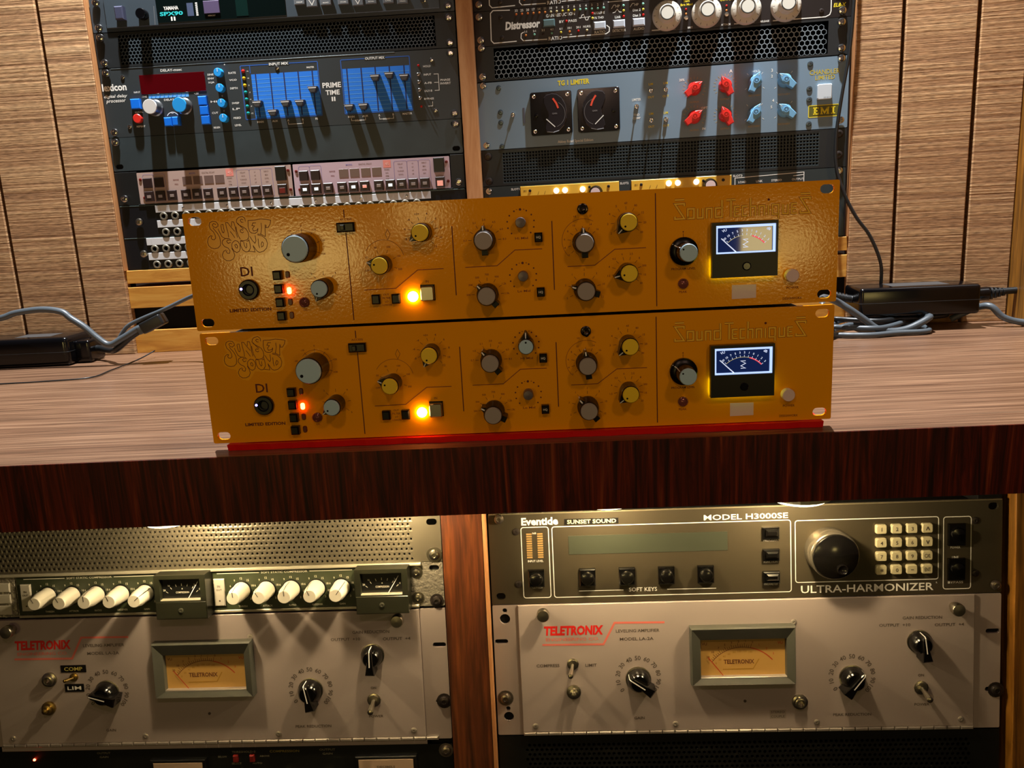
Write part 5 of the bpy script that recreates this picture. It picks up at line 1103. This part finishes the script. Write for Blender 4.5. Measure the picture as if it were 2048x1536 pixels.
# --- effects processor with dial and keypad
U = Unit('pitch_processor', 'LR', 132.6, 'dark bronze effects processor with big black dial and number keypad', 'audio unit')
BRONZE = M('bronze_panel', '#4e4738', .33, .55); DSLATE = M('slate_display', '#30342a', .3)
panel(U, 482.6, 89.8, 132.8, BRONZE, 2.6, slots=False, holes=[[(x+9, y+8.2) for x, y in rrect(9, 6.6, 3, 3)], [(x+474.2, y+83.6) for x, y in rrect(9, 6.6, 3, 3)]]); chassis(U, 22, 134, 460, 219, 240)
U.rect('top_edge', .5, 222, 482, 223.2, -2.4, .6, M('worn_edge', '#8c826a', .4, .6), .3)
U.txt(49.7, 214.7, 'Eventide', 7.6, WHT, 35.5, bold=.035)
U.rect('label_tape', 73.5, 210.4, 125.2, 216.2, 0, .4, M('embossed_tape', '#0e0d0c', .3), .1); U.txt(99.6, 213.3, 'SUNSET SOUND', 4.0, M('tape_cream', '#d8cf96', .6), 47, bold=.02, w=.55)
U.txt(245.8, 213.4, 'MODEL H3000SE', 5.4, WHT, 79)
for a in ((31.3, 138.8, 57.8, 209, 2.4), (61.2, 138.6, 287.6, 208.8, 2.4), (291.8, 147.4, 424.4, 207.8, 2.4), (429, 137.4, 454.2, 207.2, 2.4)): U.box_line(*a, .8, WHT)
BARM = M('bar_amber', '#9a7c4a', .45)
for u in (38.8, 49.4):
    for i in range(11): U.rect('level_bar', u-2.7, 178.4+i*2.3, u+2.7, 180+i*2.3, 0, .4, BARM, .1)
U.txt(44, 203, '0dB', 1.8, WHT); U.txt(44.3, 175.4, 'INPUT LEVEL', 2.0, WHT, 15); U.txt(45, 149.2, 'LEVELS', 2.4, WHT, 9.6)
def domekey(u, v, w_=15.5, h_=17, dome=True):
    k = U.add('push_button', shared(('dk', w_, h_), lambda: fbox(w_, h_, 0, 4.2, 1.0)), BAKE, u, v, .1)
    if dome: U.add('key_top', shared(('dkt', w_), lambda: lathe([(6.6, 4), (6.4, 7), (5.4, 8.4), (3, 9), (.02, 9)], 20)), BAKE, u, v, .1, parent=k)
    else: U.add('key_top', shared(('dkt2', w_), lambda: fbox(11.5, 6.4, 4, 8.2, 1.8)), BAKE, u, v+1.4, .1, parent=k)
domekey(44.3, 158.8); U.rect('display', 76.6, 181, 228.2, 199.4, 0, .4, DSLATE, .1)
for u in (93.7, 131.6, 169.2, 206.6): domekey(u, 158.6)
for v in (197, 175.8, 154): domekey(268.6, v, 15.6, 11.4, False)
for v, t in ((189.6, 'PROGRAM'), (168.4, 'FUNCTION'), (146.6, 'PARAMETER')): U.txt(268.6, v, t, 2.2, WHT, 13)
U.txt(146.8, 144.6, 'SOFT KEYS', 4.0, WHT, 27); U.line([(85, 144.4), (128, 144.4)], .6, WHT); U.line([(170, 144), (216.6, 143.8)], .6, WHT)
d = U.add('dial', lathe([(22.6, 0), (22.6, 17.5), (22, 18.6), (20.8, 19.2)], 44), M('dial_rim', '#8a8272', .25, .8), 322.6, 178.4, .1)
U.add('dial_face', lathe([(20.9, 19), (20.6, 21.4), (19.8, 22), (.02, 22)], 40), BAKE, 322.6, 178.4, .1, parent=d)
U.add('finger_dimple', lathe([(5.4, 21.6), (5.2, 23.4), (4.4, 23.8), (3.2, 22.7), (.02, 22.4)], 22), BAKE, 328, 166.6, .1, parent=d)
KEYC = M('ivory_key', '#c4ba94', .45)
for r in range(4):
    for c in range(4):
        u, v = 370.7+c*14.05, 197.9-r*13.15
        U.add('key', shared('ikey', lambda: prism(rrect(9.8, 8.8, 1.6, 3), 0, 4, .7)), KEYC, u, v, .1)
        U.txt(u, v, ('1', '2', '3', '^', '4', '5', '6', 'v', '7', '8', '9', 'CXL', '*', '0', '-', 'ENT')[r*4+c], 3.6 if (r*4+c) != 14 else .7, GRINK, None if (r*4+c) not in (11, 14, 15) else (5.6, 0, 0, 2.6, 5.6)[(r*4+c)-11], w=4.25)
U.txt(358.4, 140.4, 'ULTRA-HARMONIZER', 7.6, WHT, 123.5); U.txt(423, 144, 'R', 1.6, WHT)
for v in (190.4, 157): k = U.rect('rocker_switch', 432.6, v-10.6, 448.4, v+10.6, 0, 3, BAKE, .8); U.add('rocker_top', shared('rtop', lambda: lathe([(6.4, 3), (5.8, 5.6), (.02, 6.4)], 18)), BAKE, 440.4, v+1, .1, parent=k)
U.txt(440, 177.8, 'POWER', 2.2, WHT, 9); U.txt(440, 168, 'LINE', 2.2, WHT, 6); U.txt(440.4, 143.8, 'BYPASS', 2.2, WHT, 14)
mini(U, ((26.5, 205), (26.6, 153), (458, 203), (458.6, 152)), 3.4, M('dark_screw', '#3a3330', .35, .6), .1)
screws(U, ((10.4, 218.4), (476.4, 140.8)), 4.8, M('aged_screw', '#8f8478', .3, .9)); U.done()

# --- dark mesh at the bottom right
U = Unit('vent_panel', 'LR', -92, 'nearly black fine mesh panel under the lower right leveling amplifier', 'vent panel')
DARKM = M('black_low_panel', '#0c0d0c', .4, .1)
U.add('front_panel', rframe(482.6, 89.4, 26, 3, 456, 82, -2.2, 0), DARKM, 0, -91.8)
U.add('mesh', perforated(432, 80.4, 4.9, 4.9, 1.7, -2, -.1, True), DARKM, 25, -89.4, kind='stuff')
screws(U, ((9.4, -62), (474, -62)), 4.8, M('dark_screw', '#3a3330', .35, .6)); U.done()
